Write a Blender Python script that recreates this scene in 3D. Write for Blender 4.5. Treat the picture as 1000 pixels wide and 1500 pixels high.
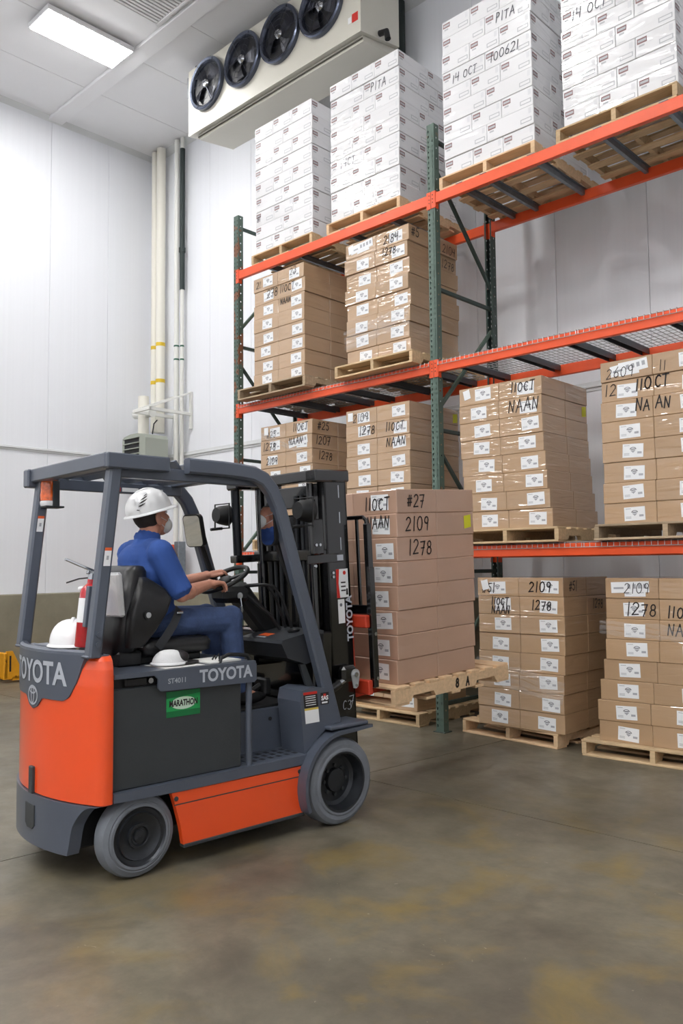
import bpy, bmesh, math, random
from mathutils import Matrix, Vector, Euler
random.seed(7)
R = math.radians
PI = math.pi
for o in list(bpy.data.objects): bpy.data.objects.remove(o, do_unlink=True)
SC = bpy.context.scene
COL = SC.collection

# ------------------------------------------------------------------ camera
cam = bpy.data.cameras.new('camera'); cam_o = bpy.data.objects.new('camera', cam); COL.objects.link(cam_o)
cam.sensor_fit = 'VERTICAL'; cam.sensor_height = 36.0; cam.lens = 1203.65 / 1500 * 36.0
cam.clip_start = 0.05; cam.clip_end = 100
def cam_axes(y, p, r):
    f = Vector((math.sin(y)*math.cos(p), math.cos(y)*math.cos(p), math.sin(p)))
    rt = Vector((math.cos(y), -math.sin(y), 0)); up = rt.cross(f)
    c, s = math.cos(r), math.sin(r)
    return c*rt + s*up, -s*rt + c*up, f
ca, cb, cc = cam_axes(-0.7628, 0.0652, -0.0094)
cm = Matrix((ca, cb, -cc)).transposed().to_4x4(); cm.translation = (7.522, -6.088, 1.521)
cam_o.matrix_world = cm
SC.camera = cam_o

# ------------------------------------------------------------------ view, world
SC.view_settings.view_transform = 'Standard'
try: SC.view_settings.look = 'None'
except Exception: pass
SC.view_settings.gamma = 1.0
SC.view_settings.use_curve_mapping = False
SC.view_settings.exposure = 0.0
W = bpy.data.worlds.new('world'); SC.world = W; W.use_nodes = True
W.node_tree.nodes['Background'].inputs[0].default_value = (0.6, 0.65, 0.7, 1)
W.node_tree.nodes['Background'].inputs[1].default_value = 0.02
LAMP_POWER = 60.0          # emission strength of every ceiling diffuser

# room measures
XL, XR, YB, YF, ZC = -4.3, 13.0, 1.68, -13.0, 8.55
LAMPS = [(-2.07, -0.9), (-2.07, -4.3), (-2.07, -7.7), (2.6, -3.2), (2.6, -7.0), (2.6, -10.6),
         (5.8, -6.6), (5.8, -9.4), (5.8, -12.0), (9.0, -6.6), (9.0, -9.4), (9.0, -12.0)]  # only the first is in view; far rows added to brighten rack and wall

# ------------------------------------------------------------------ materials
def lin(c):
    if isinstance(c, str):
        c = [int(c[i:i+2], 16)/255 for i in (0, 2, 4)]
    return tuple(((x/12.92) if x <= 0.04045 else ((x+0.055)/1.055)**2.4) for x in c) + (1.0,)
MATS = {}
def mat(name, col, rough=0.5, metal=0.0, var=0.0, vscale=8.0, bump=0.0, bscale=60.0, stretch=(1, 1, 1), coat=0.0, coat_rough=0.1,
        coat_bump=0.0, coat_scale=(1, 1, 1), spec=0.5, rnd=0.0, emit=0.0, trans=0.0, alpha=1.0, ior=None, col2=None, wear=None):
    if name in MATS: return MATS[name]
    m = bpy.data.materials.new(name); m.use_nodes = True
    nt = m.node_tree; N = nt.nodes; L = nt.links
    b = N['Principled BSDF']
    def S(k, v):
        if k in b.inputs: b.inputs[k].default_value = v
    S('Base Color', lin(col)); S('Roughness', rough); S('Metallic', metal); S('Specular IOR Level', spec)
    S('Coat IOR', 1.75); S('Coat Weight', coat); S('Coat Roughness', coat_rough); S('Transmission Weight', trans); S('Alpha', alpha)
    if ior: S('IOR', ior)
    if emit: S('Emission Color', lin(col)); S('Emission Strength', emit)
    tc = None
    def coords(st):
        nonlocal tc
        if tc is None: tc = N.new('ShaderNodeTexCoord')
        mp = N.new('ShaderNodeMapping'); mp.inputs['Scale'].default_value = st
        L.new(tc.outputs['Object'], mp.inputs['Vector']); return mp.outputs['Vector']
    last = None
    if var > 0 or col2:
        n = N.new('ShaderNodeTexNoise'); n.inputs['Scale'].default_value = vscale; n.inputs['Detail'].default_value = 6
        n.inputs['Roughness'].default_value = 0.65
        L.new(coords(stretch), n.inputs['Vector'])
        rp = N.new('ShaderNodeValToRGB')
        base = lin(col)
        if col2: a, d = base, lin(col2)
        else:
            a = tuple(max(0, x*(1-var)) for x in base[:3]) + (1,); d = tuple(min(1, x*(1+var)) for x in base[:3]) + (1,)
        rp.color_ramp.elements[0].position = 0.3; rp.color_ramp.elements[1].position = 0.7
        rp.color_ramp.elements[0].color = a; rp.color_ramp.elements[1].color = d
        L.new(n.outputs['Fac'], rp.inputs['Fac']); last = rp.outputs['Color']
    if wear:
        n = N.new('ShaderNodeTexNoise'); n.inputs['Scale'].default_value = wear[1]; n.inputs['Detail'].default_value = 8
        L.new(coords((1, 1, 1)), n.inputs['Vector'])
        rp = N.new('ShaderNodeValToRGB'); rp.color_ramp.elements[0].position = wear[2]; rp.color_ramp.elements[1].position = wear[2]+0.03
        L.new(n.outputs['Fac'], rp.inputs['Fac'])
        mx = N.new('ShaderNodeMix'); mx.data_type = 'RGBA'
        L.new(rp.outputs['Color'], mx.inputs['Factor'])
        if last: L.new(last, mx.inputs['A'])
        else: mx.inputs['A'].default_value = lin(col)
        mx.inputs['B'].default_value = lin(wear[0]); last = mx.outputs['Result']
    if rnd > 0:
        oi = N.new('ShaderNodeObjectInfo'); mr = N.new('ShaderNodeMapRange')
        mr.inputs['To Min'].default_value = 1-rnd; mr.inputs['To Max'].default_value = 1+rnd
        L.new(oi.outputs['Random'], mr.inputs['Value'])
        hs = N.new('ShaderNodeHueSaturation'); L.new(mr.outputs['Result'], hs.inputs['Value'])
        if last: L.new(last, hs.inputs['Color'])
        else: hs.inputs['Color'].default_value = lin(col)
        last = hs.outputs['Color']
    if last: L.new(last, b.inputs['Base Color'])
    if bump > 0:
        n = N.new('ShaderNodeTexNoise'); n.inputs['Scale'].default_value = bscale; n.inputs['Detail'].default_value = 4
        L.new(coords(stretch), n.inputs['Vector'])
        bp = N.new('ShaderNodeBump'); bp.inputs['Strength'].default_value = bump; bp.inputs['Distance'].default_value = 0.01
        L.new(n.outputs['Fac'], bp.inputs['Height']); L.new(bp.outputs['Normal'], b.inputs['Normal'])
        if coat: L.new(bp.outputs['Normal'], b.inputs['Coat Normal'])
    if coat_bump > 0:
        n = N.new('ShaderNodeTexNoise'); n.inputs['Scale'].default_value = 1.0; n.inputs['Detail'].default_value = 2.0
        n.inputs['Distortion'].default_value = 0.9
        if tc is None: coords((1, 1, 1))
        vm = N.new('ShaderNodeVectorMath'); vm.operation = 'ADD'
        oi = N.new('ShaderNodeObjectInfo')
        vs = N.new('ShaderNodeVectorMath'); vs.operation = 'SCALE'; vs.inputs['Scale'].default_value = 0.7
        L.new(oi.outputs['Location'], vs.inputs[0])
        L.new(tc.outputs['Object'], vm.inputs[0]); L.new(vs.outputs[0], vm.inputs[1])
        mp = N.new('ShaderNodeMapping'); mp.inputs['Scale'].default_value = coat_scale; mp.inputs['Rotation'].default_value = (0.0, 0.09, 0.0)
        L.new(vm.outputs[0], mp.inputs['Vector'])
        L.new(mp.outputs[0], n.inputs['Vector'])
        bp = N.new('ShaderNodeBump'); bp.inputs['Strength'].default_value = coat_bump; bp.inputs['Distance'].default_value = 0.03
        L.new(n.outputs['Fac'], bp.inputs['Height']); L.new(bp.outputs['Normal'], b.inputs['Coat Normal'])
    MATS[name] = m
    return m

# ------------------------------------------------------------------ mesh builder
class MB:
    def __init__(s, M=None): s.v = []; s.f = []; s.mi = []; s.M = M
    def add(s, vs, fs, mi=0, M=None):
        k = len(s.v)
        T = s.M
        if M is not None: T = (s.M @ M) if s.M is not None else M
        for p in vs:
            p = Vector(p); s.v.append(tuple(T @ p) if T is not None else tuple(p))
        for f in fs: s.f.append(tuple(i+k for i in f)); s.mi.append(mi)
        return s
    def box(s, x0, x1, y0, y1, z0, z1, ch=0.0, mi=0, M=None):
        if x0 > x1: x0, x1 = x1, x0
        if y0 > y1: y0, y1 = y1, y0
        if z0 > z1: z0, z1 = z1, z0
        if ch <= 0:
            vs = [(x, y, z) for z in (z0, z1) for y in (y0, y1) for x in (x0, x1)]
            fs = [(0, 2, 3, 1), (4, 5, 7, 6), (0, 1, 5, 4), (2, 6, 7, 3), (0, 4, 6, 2), (1, 3, 7, 5)]
            return s.add(vs, fs, mi, M)
        ch = min(ch, (x1-x0)*.45, (y1-y0)*.45, (z1-z0)*.45)
        X = (x0, x1); Y = (y0, y1); Z = (z0, z1); vs = []; ix = {}
        for i in (0, 1):
            for j in (0, 1):
                for k in (0, 1):
                    sx, sy, sz = (1 if i == 0 else -1)*ch, (1 if j == 0 else -1)*ch, (1 if k == 0 else -1)*ch
                    for a, p in enumerate(((X[i], Y[j]+sy, Z[k]+sz), (X[i]+sx, Y[j], Z[k]+sz), (X[i]+sx, Y[j]+sy, Z[k]))):
                        ix[(i, j, k, a)] = len(vs); vs.append(p)
        fs = []
        g = lambda i, j, k, a: ix[(i, j, k, a)]
        fs.append((g(0,0,0,0), g(0,0,1,0), g(0,1,1,0), g(0,1,0,0))); fs.append((g(1,0,0,0), g(1,1,0,0), g(1,1,1,0), g(1,0,1,0)))
        fs.append((g(0,0,0,1), g(1,0,0,1), g(1,0,1,1), g(0,0,1,1))); fs.append((g(0,1,0,1), g(0,1,1,1), g(1,1,1,1), g(1,1,0,1)))
        fs.append((g(0,0,0,2), g(0,1,0,2), g(1,1,0,2), g(1,0,0,2))); fs.append((g(0,0,1,2), g(1,0,1,2), g(1,1,1,2), g(0,1,1,2)))
        for i in (0, 1):
            for j in (0, 1): fs.append((g(i,j,0,0), g(i,j,1,0), g(i,j,1,1), g(i,j,0,1)))
            for k in (0, 1): fs.append((g(i,0,k,0), g(i,1,k,0), g(i,1,k,2), g(i,0,k,2)))
        for j in (0, 1):
            for k in (0, 1): fs.append((g(0,j,k,1), g(1,j,k,1), g(1,j,k,2), g(0,j,k,2)))
        for i in (0, 1):
            for j in (0, 1):
                for k in (0, 1): fs.append((g(i,j,k,0), g(i,j,k,1), g(i,j,k,2)))
        return s.add(vs, fs, mi, M)
    def cyl(s, p0, p1, r0, r1=None, n=16, cap=True, mi=0, M=None):
        r1 = r0 if r1 is None else r1
        p0, p1 = Vector(p0), Vector(p1); d = (p1-p0).normalized()
        u = d.orthogonal().normalized(); w = d.cross(u)
        vs = []
        for p, r in ((p0, r0), (p1, r1)):
            for i in range(n):
                a = 2*PI*i/n; vs.append(p + u*(r*math.cos(a)) + w*(r*math.sin(a)))
        fs = [(i, (i+1) % n, n+(i+1) % n, n+i) for i in range(n)]
        if cap: fs += [tuple(range(n-1, -1, -1)), tuple(range(n, 2*n))]
        return s.add(vs, fs, mi, M)
    def tube(s, pts, r, n=8, closed=False, mi=0, M=None, cap=True):
        pts = [Vector(p) for p in pts]; k = len(pts)
        rs = r if isinstance(r, (list, tuple)) else [r]*k
        tg = []
        for i in range(k):
            if closed: t = pts[(i+1) % k]-pts[i-1]
            else: t = pts[min(i+1, k-1)]-pts[max(i-1, 0)]
            tg.append(t.normalized())
        u = tg[0].orthogonal().normalized(); vs = []
        for i in range(k):
            u = (u - tg[i]*u.dot(tg[i])).normalized(); w = tg[i].cross(u)
            for j in range(n):
                a = 2*PI*(j+.5)/n; vs.append(pts[i] + (u*math.cos(a) + w*math.sin(a))*rs[i])
        fs = []
        for i in range(k if closed else k-1):
            a, b = i*n, ((i+1) % k)*n
            for j in range(n): fs.append((a+j, a+(j+1) % n, b+(j+1) % n, b+j))
        if not closed and cap: fs += [tuple(range(n-1, -1, -1)), tuple(range((k-1)*n, k*n))]
        return s.add(vs, fs, mi, M)
    def sweep(s, pts, side, w, t, mi=0, M=None):
        # rectangular section: width w along the fixed side vector, thickness t across it
        pts = [Vector(p) for p in pts]; side = Vector(side).normalized(); k = len(pts); vs = []
        for i in range(k):
            d0 = (pts[i]-pts[i-1]).normalized() if i > 0 else None
            d1 = (pts[i+1]-pts[i]).normalized() if i < k-1 else None
            d = ((d0 or d1)+(d1 or d0)).normalized(); nrm = side.cross(d).normalized()
            sc = 1.0
            if d0 and d1: sc = 1/max(.5, d.dot(d0))
            c = min(w, t)*.16
            for a, b in ((-w/2+c, -t/2), (w/2-c, -t/2), (w/2, -t/2+c), (w/2, t/2-c), (w/2-c, t/2), (-w/2+c, t/2), (-w/2, t/2-c), (-w/2, -t/2+c)):
                vs.append(pts[i]+side*a+nrm*(b*sc))
        fs = []
        n = 8
        for i in range(k-1):
            for j in range(n): fs.append((i*n+j, i*n+(j+1) % n, (i+1)*n+(j+1) % n, (i+1)*n+j))
        fs += [tuple(range(n-1, -1, -1)), tuple(range((k-1)*n, k*n))]
        return s.add(vs, fs, mi, M)
    def lathe(s, prof, o=(0, 0, 0), axis=(0, 0, 1), n=32, mi=0, M=None, mis=None):
        o = Vector(o); d = Vector(axis).normalized(); u = d.orthogonal().normalized(); w = d.cross(u); vs = []; fs = []
        for r, h in prof:
            for i in range(n):
                a = 2*PI*i/n; vs.append(o + d*h + (u*math.cos(a)+w*math.sin(a))*max(r, 1e-4))
        for k in range(len(prof)-1):
            for i in range(n): fs.append((k*n+i, k*n+(i+1) % n, (k+1)*n+(i+1) % n, (k+1)*n+i))
        return s.add(vs, fs, mi, M)
    def prism(s, poly, ax, a, b, mi=0, M=None):
        # poly: 2D points; ax: axis of extrusion ('x': poly=(y,z); 'y': (x,z); 'z': (x,y))
        def P(p, h): return {'x': (h, p[0], p[1]), 'y': (p[0], h, p[1]), 'z': (p[0], p[1], h)}[ax]
        n = len(poly); vs = [P(p, a) for p in poly]+[P(p, b) for p in poly]
        fs = [tuple(range(n-1, -1, -1)), tuple(range(n, 2*n))]+[(i, (i+1) % n, n+(i+1) % n, n+i) for i in range(n)]
        return s.add(vs, fs, mi, M)
    def ell(s, c, r, n=16, m=10, mi=0, M=None, rot=None):
        c = Vector(c); E = Euler(rot).to_matrix() if rot else Matrix.Identity(3); vs = []; fs = []
        r = (r, r, r) if isinstance(r, (int, float)) else r
        for j in range(1, m):
            t = PI*j/m
            for i in range(n):
                a = 2*PI*i/n; vs.append(c + E @ Vector((r[0]*math.sin(t)*math.cos(a), r[1]*math.sin(t)*math.sin(a), r[2]*math.cos(t))))
        k = len(vs); vs += [c + E @ Vector((0, 0, r[2])), c + E @ Vector((0, 0, -r[2]))]
        for j in range(m-2):
            for i in range(n): fs.append((j*n+i, (j+1)*n+i, (j+1)*n+(i+1) % n, j*n+(i+1) % n))
        for i in range(n): fs.append((k, i, (i+1) % n)); fs.append((k+1, (m-2)*n+(i+1) % n, (m-2)*n+i))
        return s.add(vs, fs, mi, M)
    def cap(s, p0, p1, r0, r1, n=12):
        s.cyl(p0, p1, r0, r1, n); s.ell(p0, r0, n, 8); s.ell(p1, r1, n, 8); return s
    def mesh(s, name, mats, smooth=True, ang=35, fix=False):
        me = bpy.data.meshes.new(name); me.from_pydata(s.v, [], s.f)
        for m in (mats if isinstance(mats, (list, tuple)) else [mats]): me.materials.append(m)
        me.polygons.foreach_set('material_index', s.mi)
        bm = bmesh.new(); bm.from_mesh(me)
        bmesh.ops.recalc_face_normals(bm, faces=bm.faces); bm.to_mesh(me); bm.free()
        if smooth:
            me.shade_smooth(); me.set_sharp_from_angle(angle=R(ang))
        me.update(); return me
    def build(s, name, mats, parent=None, smooth=True, ang=35):
        return obj(name, s.mesh(name, mats, smooth, ang), parent)
def obj(name, me, parent=None, M=None):
    o = bpy.data.objects.new(name, me); COL.objects.link(o)
    if M is not None: o.matrix_world = M
    if parent is not None: o.parent = parent
    return o
def tag(o, label=None, cat=None, group=None, kind=None):
    if label: o['label'] = label
    if cat: o['category'] = cat
    if group: o['group'] = group
    if kind: o['kind'] = kind
    return o
def thing(name, label, cat, M=None, group=None):
    return tag(obj(name, None, None, M), label, cat, group)
def struct(o, label=None): return tag(o, label, None, None, 'structure')
def T(x, y, z): return Matrix.Translation((x, y, z))
def RZ(d): return Matrix.Rotation(R(d), 4, 'Z')
def RX(d): return Matrix.Rotation(R(d), 4, 'X')
def RY(d): return Matrix.Rotation(R(d), 4, 'Y')

# printed text as mesh (flat lettering)
_tc = {}
def text_mesh(txt, size, bold=0.0, shear=0.0):
    k = (txt, size, bold, shear)
    if k in _tc: return _tc[k]
    cu = bpy.data.curves.new('lettering', 'FONT'); cu.body = txt; cu.size = size; cu.align_x = 'CENTER'; cu.align_y = 'CENTER'
    cu.offset = bold; cu.shear = shear; cu.resolution_u = 4
    ob = bpy.data.objects.new('lettering', cu); COL.objects.link(ob)
    dg = bpy.context.evaluated_depsgraph_get(); dg.update()
    me = bpy.data.meshes.new_from_object(ob.evaluated_get(dg))
    vs = [tuple(v.co) for v in me.vertices]; fs = [tuple(p.vertices) for p in me.polygons]
    bpy.data.objects.remove(ob, do_unlink=True); bpy.data.meshes.remove(me)
    _tc[k] = (vs, fs); return _tc[k]
def add_text(mb, txt, size, fn, bold=0.0, sx=1.0, mi=0, shear=0.0):
    vs, fs = text_mesh(txt, size, bold, shear)
    mb.add([fn(x*sx, y) for x, y, z in vs], fs, mi)

# hand-drawn marker lettering made of strokes (unit height)
def arc(cx, cy, rx, ry, a0, a1, n=9): return [(cx+rx*math.cos(R(a0+(a1-a0)*i/n)), cy+ry*math.sin(R(a0+(a1-a0)*i/n))) for i in range(n+1)]
GL = {'0': (.55, [arc(.27, .5, .25, .48, 90, 450, 12)]), 'O': (.6, [arc(.3, .5, .28, .48, 100, 460, 12)]),
      '1': (.25, [[(.12, 1), (.1, 0)]]), 'I': (.25, [[(.12, 1), (.1, 0)]]),
      '2': (.55, [arc(.26, .74, .22, .25, 160, -30, 8)+[(.02, .03), (.5, .06)]]),
      '3': (.5, [arc(.22, .76, .2, .22, 150, -80, 7)+arc(.22, .28, .24, .27, 80, -150, 8)]),
      '4': (.55, [[(.08, 1), (.02, .5), (.48, .52)], [(.44, 1), (.4, 0)]]),
      '5': (.5, [[(.45, .98), (.1, .95), (.06, .58)]+arc(.22, .3, .22, .3, 110, -150, 8)]),
      '6': (.5, [[(.38, 1), (.12, .6)]+arc(.25, .27, .21, .26, 160, 520, 10)]),
      '7': (.5, [[(.0, .95), (.46, .98), (.2, 0)], [(.1, .5), (.4, .52)]]),
      '8': (.5, [arc(.24, .74, .18, .23, -80, 280, 10)+arc(.24, .26, .22, .26, 95, -265, 10)]),
      '9': (.5, [arc(.22, .72, .19, .24, 0, 360, 10)+[(.4, .7), (.34, 0)]]),
      'A': (.6, [[(.0, 0), (.28, 1), (.56, 0)], [(.1, .38), (.48, .4)]]),
      'C': (.5, [arc(.28, .5, .25, .47, 50, 310, 9)]), 'N': (.55, [[(.02, 0), (.06, 1), (.44, .02), (.5, 1)]]),
      'P': (.5, [[(.06, 0), (.08, 1)]+arc(.14, .75, .28, .24, 90, -90, 7)]), 'T': (.5, [[(0, .97), (.5, 1)], [(.26, 1), (.24, 0)]]),
      'H': (.5, [[(.04, 1), (.02, 0)], [(.46, 1), (.44, 0)], [(.02, .5), (.46, .52)]]),
      '#': (.55, [[(.2, .95), (.1, .05)], [(.42, .95), (.32, .05)], [(.0, .66), (.52, .7)], [(.0, .32), (.5, .36)]]), ' ': (.35, []),
      '-': (.3, [[(0, .5), (.3, .5)]])}
def scribble(mb, txt, x, y, h, fn, t=0.009, tilt=0.0, seed=0, mi=0):
    rg = random.Random(sum(map(ord, txt)) % 1000 + seed)
    cx = x
    for ch in txt:
        wd, st = GL[ch]
        jy = rg.uniform(-.06, .06)*h; js = rg.uniform(.9, 1.08)
        for pl in st:
            pts = [(cx+px*h*js+(py*h*.1), y+jy+py*h*js+(cx-x)*tilt) for px, py in pl]
            for a, b in zip(pts[:-1], pts[1:]):
                dx, dy = b[0]-a[0], b[1]-a[1]; l = math.hypot(dx, dy) or 1e-6
                ex, ey = dx/l*t*.5, dy/l*t*.5; nx, ny = -dy/l*t*.5, dx/l*t*.5
                a2 = (a[0]-ex, a[1]-ey); b2 = (b[0]+ex, b[1]+ey)
                mb.add([fn(a2[0]+nx, a2[1]+ny), fn(b2[0]+nx, b2[1]+ny), fn(b2[0]-nx, b2[1]-ny), fn(a2[0]-nx, a2[1]-ny)], [(0, 1, 2, 3)], mi)
        cx += (wd+.16)*h
    return cx-x

# material list
M_wallp = mat('white_wall_panel', 'EBEDF2', 0.45, bump=0.04, bscale=6, stretch=(18, 18, .15), var=.015, vscale=1.2)
M_wallbase = mat('wall_joint_grey', '9FA2A6', 0.7)
M_kerb = mat('concrete_kerb', '8C8775', 0.85, var=.14, vscale=2.2, bump=.15, bscale=40)
M_ceil = mat('white_ceiling', 'F0F0F2', 0.6, var=.01, vscale=2)
M_trim = mat('pale_trim', 'D5D7D8', 0.5)
M_orange_beam = mat('orange_beam_paint', 'EC5A2E', 0.38, var=.05, vscale=5, wear=('F0C0A8', 22, .76), bump=.03, bscale=30)
M_green = mat('green_upright_paint', '55695F', 0.5, var=.12, vscale=6, wear=('8A6A4A', 9, .70))
M_greenrust = mat('worn_upright_paint', '4F6259', 0.55, var=.12, vscale=6, wear=('7A5038', 5, .52))
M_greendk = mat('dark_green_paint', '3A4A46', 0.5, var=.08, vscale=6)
M_galv = mat('galvanised_steel', '7F858B', 0.42, .75, var=.15, vscale=25)
M_galvw = mat('galvanised_wire', 'B9BCBE', 0.38, .5)
M_wood = mat('pallet_wood', 'CBB08A', 0.8, var=.18, vscale=5, stretch=(1, 8, 8), bump=.2, bscale=30, rnd=.16)
M_woodf = mat('fresh_pallet_wood', 'DFBE97', 0.8, var=.14, vscale=5, stretch=(1, 8, 8), bump=.2, bscale=30, rnd=.1)
M_wooddk = mat('weathered_pallet_wood', 'A8947A', 0.85, var=.22, vscale=5, stretch=(1, 8, 8), bump=.2, bscale=30, rnd=.18)
M_carton = mat('brown_cardboard', 'B69673', 0.55, var=.05, vscale=3, rnd=.06, bump=.05, bscale=18, coat=1.0, coat_rough=.07, coat_bump=.75, coat_scale=(2.0, 2.0, 18))
M_cartonp = mat('pinkish_cardboard', 'B8957F', 0.5, var=.05, vscale=3, rnd=.05, coat=.7, coat_rough=.16, coat_bump=.35, coat_scale=(2, 2, 12))
M_wcarton = mat('white_cardboard', 'E8E8EA', 0.45, rnd=.03, coat=1.0, coat_rough=.09, coat_bump=.7, coat_scale=(1.6, 1.6, 9))
M_label = mat('label_paper', 'ECEEF0', 0.5)
M_ink = mat('label_ink', '60626A', 0.6)
M_inkl = mat('label_grey_ink', 'A6A8AE', 0.6)
M_inkred = mat('label_maroon', '8A6A6A', 0.5)
M_inkmid = mat('carton_grey_print', 'B4B6BA', 0.5)
M_marker = mat('marker_black', '1E1A1C', 0.5)
M_markerb = mat('marker_faint', '3B3E4C', 0.5)
M_yellow = mat('yellow_sticker', 'D8D62A', 0.6)
M_forange = mat('orange_truck_paint', 'F2531F', 0.28, coat=.5, coat_rough=.08, wear=('B9B4B0', 14, .80), var=.03, vscale=3)
M_fgrey = mat('slate_truck_paint', '4F5663', 0.36, coat=.25, coat_rough=.15, var=.05, vscale=4, wear=('8D9096', 30, .80))
M_fdark = mat('dark_grey_panel', '35393C', 0.5, var=.06, vscale=6, bump=.1, bscale=150)
M_black = mat('black_paint', '08080A', 0.2, var=.2, vscale=6, coat=.5, coat_rough=.06)
M_blackm = mat('black_plastic', '17181A', 0.5, bump=.06, bscale=120)
M_vinyl = mat('black_vinyl', '1B1B1D', 0.36, bump=.05, bscale=60)
M_rubber = mat('grey_tyre_rubber', '70757D', 0.75, var=.14, vscale=6, bump=.12, bscale=30)
M_rim = mat('dark_rim', '34373C', 0.3, .5)
M_silver = mat('chrome', 'C8CBD0', 0.18, 1.0)
M_letter = mat('silver_lettering', 'BFC5CF', 0.35, .2)
M_mirror = mat('mirror_glass', 'F0F2F4', 0.02, 1.0)
M_red = mat('extinguisher_red', 'B9101F', 0.22, coat=.6)
M_white = mat('white_plastic', 'EDEEF0', 0.3, coat=.3)
M_amber = mat('amber_lens', 'E8601A', 0.12, coat=.8, var=.4, vscale=40)
M_paper = mat('paper_white', 'E6E6E2', 0.7)
M_bluepoly = mat('blue_polo_cotton', '33559C', 0.85, var=.10, vscale=9, bump=1.0, bscale=9, stretch=(1, 1, .5))
M_jean = mat('blue_denim', '3C4E74', 0.85, var=.22, vscale=14, bump=.25, bscale=90)
M_skin = mat('skin', 'C98F78', 0.5, var=.06, vscale=20, spec=.35)
M_hair = mat('dark_hair', '2A211D', 0.7, bump=.3, bscale=90)
M_maskw = mat('mask_fabric', 'DDDEDC', 0.8)
M_belt = mat('seat_belt_webbing', '2A2C30', 0.6)
M_greenst = mat('green_sticker', '1E9A50', 0.45, var=.15, vscale=12)
M_greenst2 = mat('dark_green_sticker', '0F6E3A', 0.45)
M_cream = mat('cream_cabinet', 'D3D0C4', 0.4, var=.02, vscale=2)
M_bladek = mat('fan_blade_dark', '23252E', 0.3, .5)
M_ring = mat('fan_shroud', '5A6070', 0.22, .8)
M_heater = mat('grey_green_heater', 'A2A79C', 0.5)
M_pvc = mat('white_pvc', 'E2E2DD', 0.45)
M_pvcy = mat('cream_pipe_wrap', 'E8E5DA', 0.5)
M_pipeY = mat('yellow_band', 'DDBB2C', 0.5)
M_pipeG = mat('green_band', '1E5A45', 0.5)
M_insul = mat('black_pipe_insulation', '24302F', 0.6)
M_jack = mat('yellow_jack_paint', 'DE9A1E', 0.45, var=.1, vscale=6, wear=('8A5A18', 12, .68))
M_stained = mat('tan_wood_block', 'C29A62', 0.8)
M_film = mat('clear_film', 'F2F4F6', 0.08, alpha=.14, coat=1.0, coat_rough=.05, bump=.5, bscale=12, stretch=(1, 1, 3))
M_clear = mat('clear_plastic_bag', 'E4E6EA', 0.15, alpha=.45, bump=.5, bscale=30)
M_rdec = mat('red_decal', 'C8281E', 0.5)
M_odec = mat('orange_decal', 'E0602A', 0.5)
M_ydec = mat('yellow_decal', 'D9C05A', 0.5)

def lamp_mat():
    m = bpy.data.materials.new('lit_diffuser'); m.use_nodes = True
    b = m.node_tree.nodes['Principled BSDF']
    b.inputs['Base Color'].default_value = (.9, .9, .9, 1)
    b.inputs['Emission Color'].default_value = (1.0, .988, .972, 1); b.inputs['Emission Strength'].default_value = LAMP_POWER
    return m
M_lamp = lamp_mat()

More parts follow.
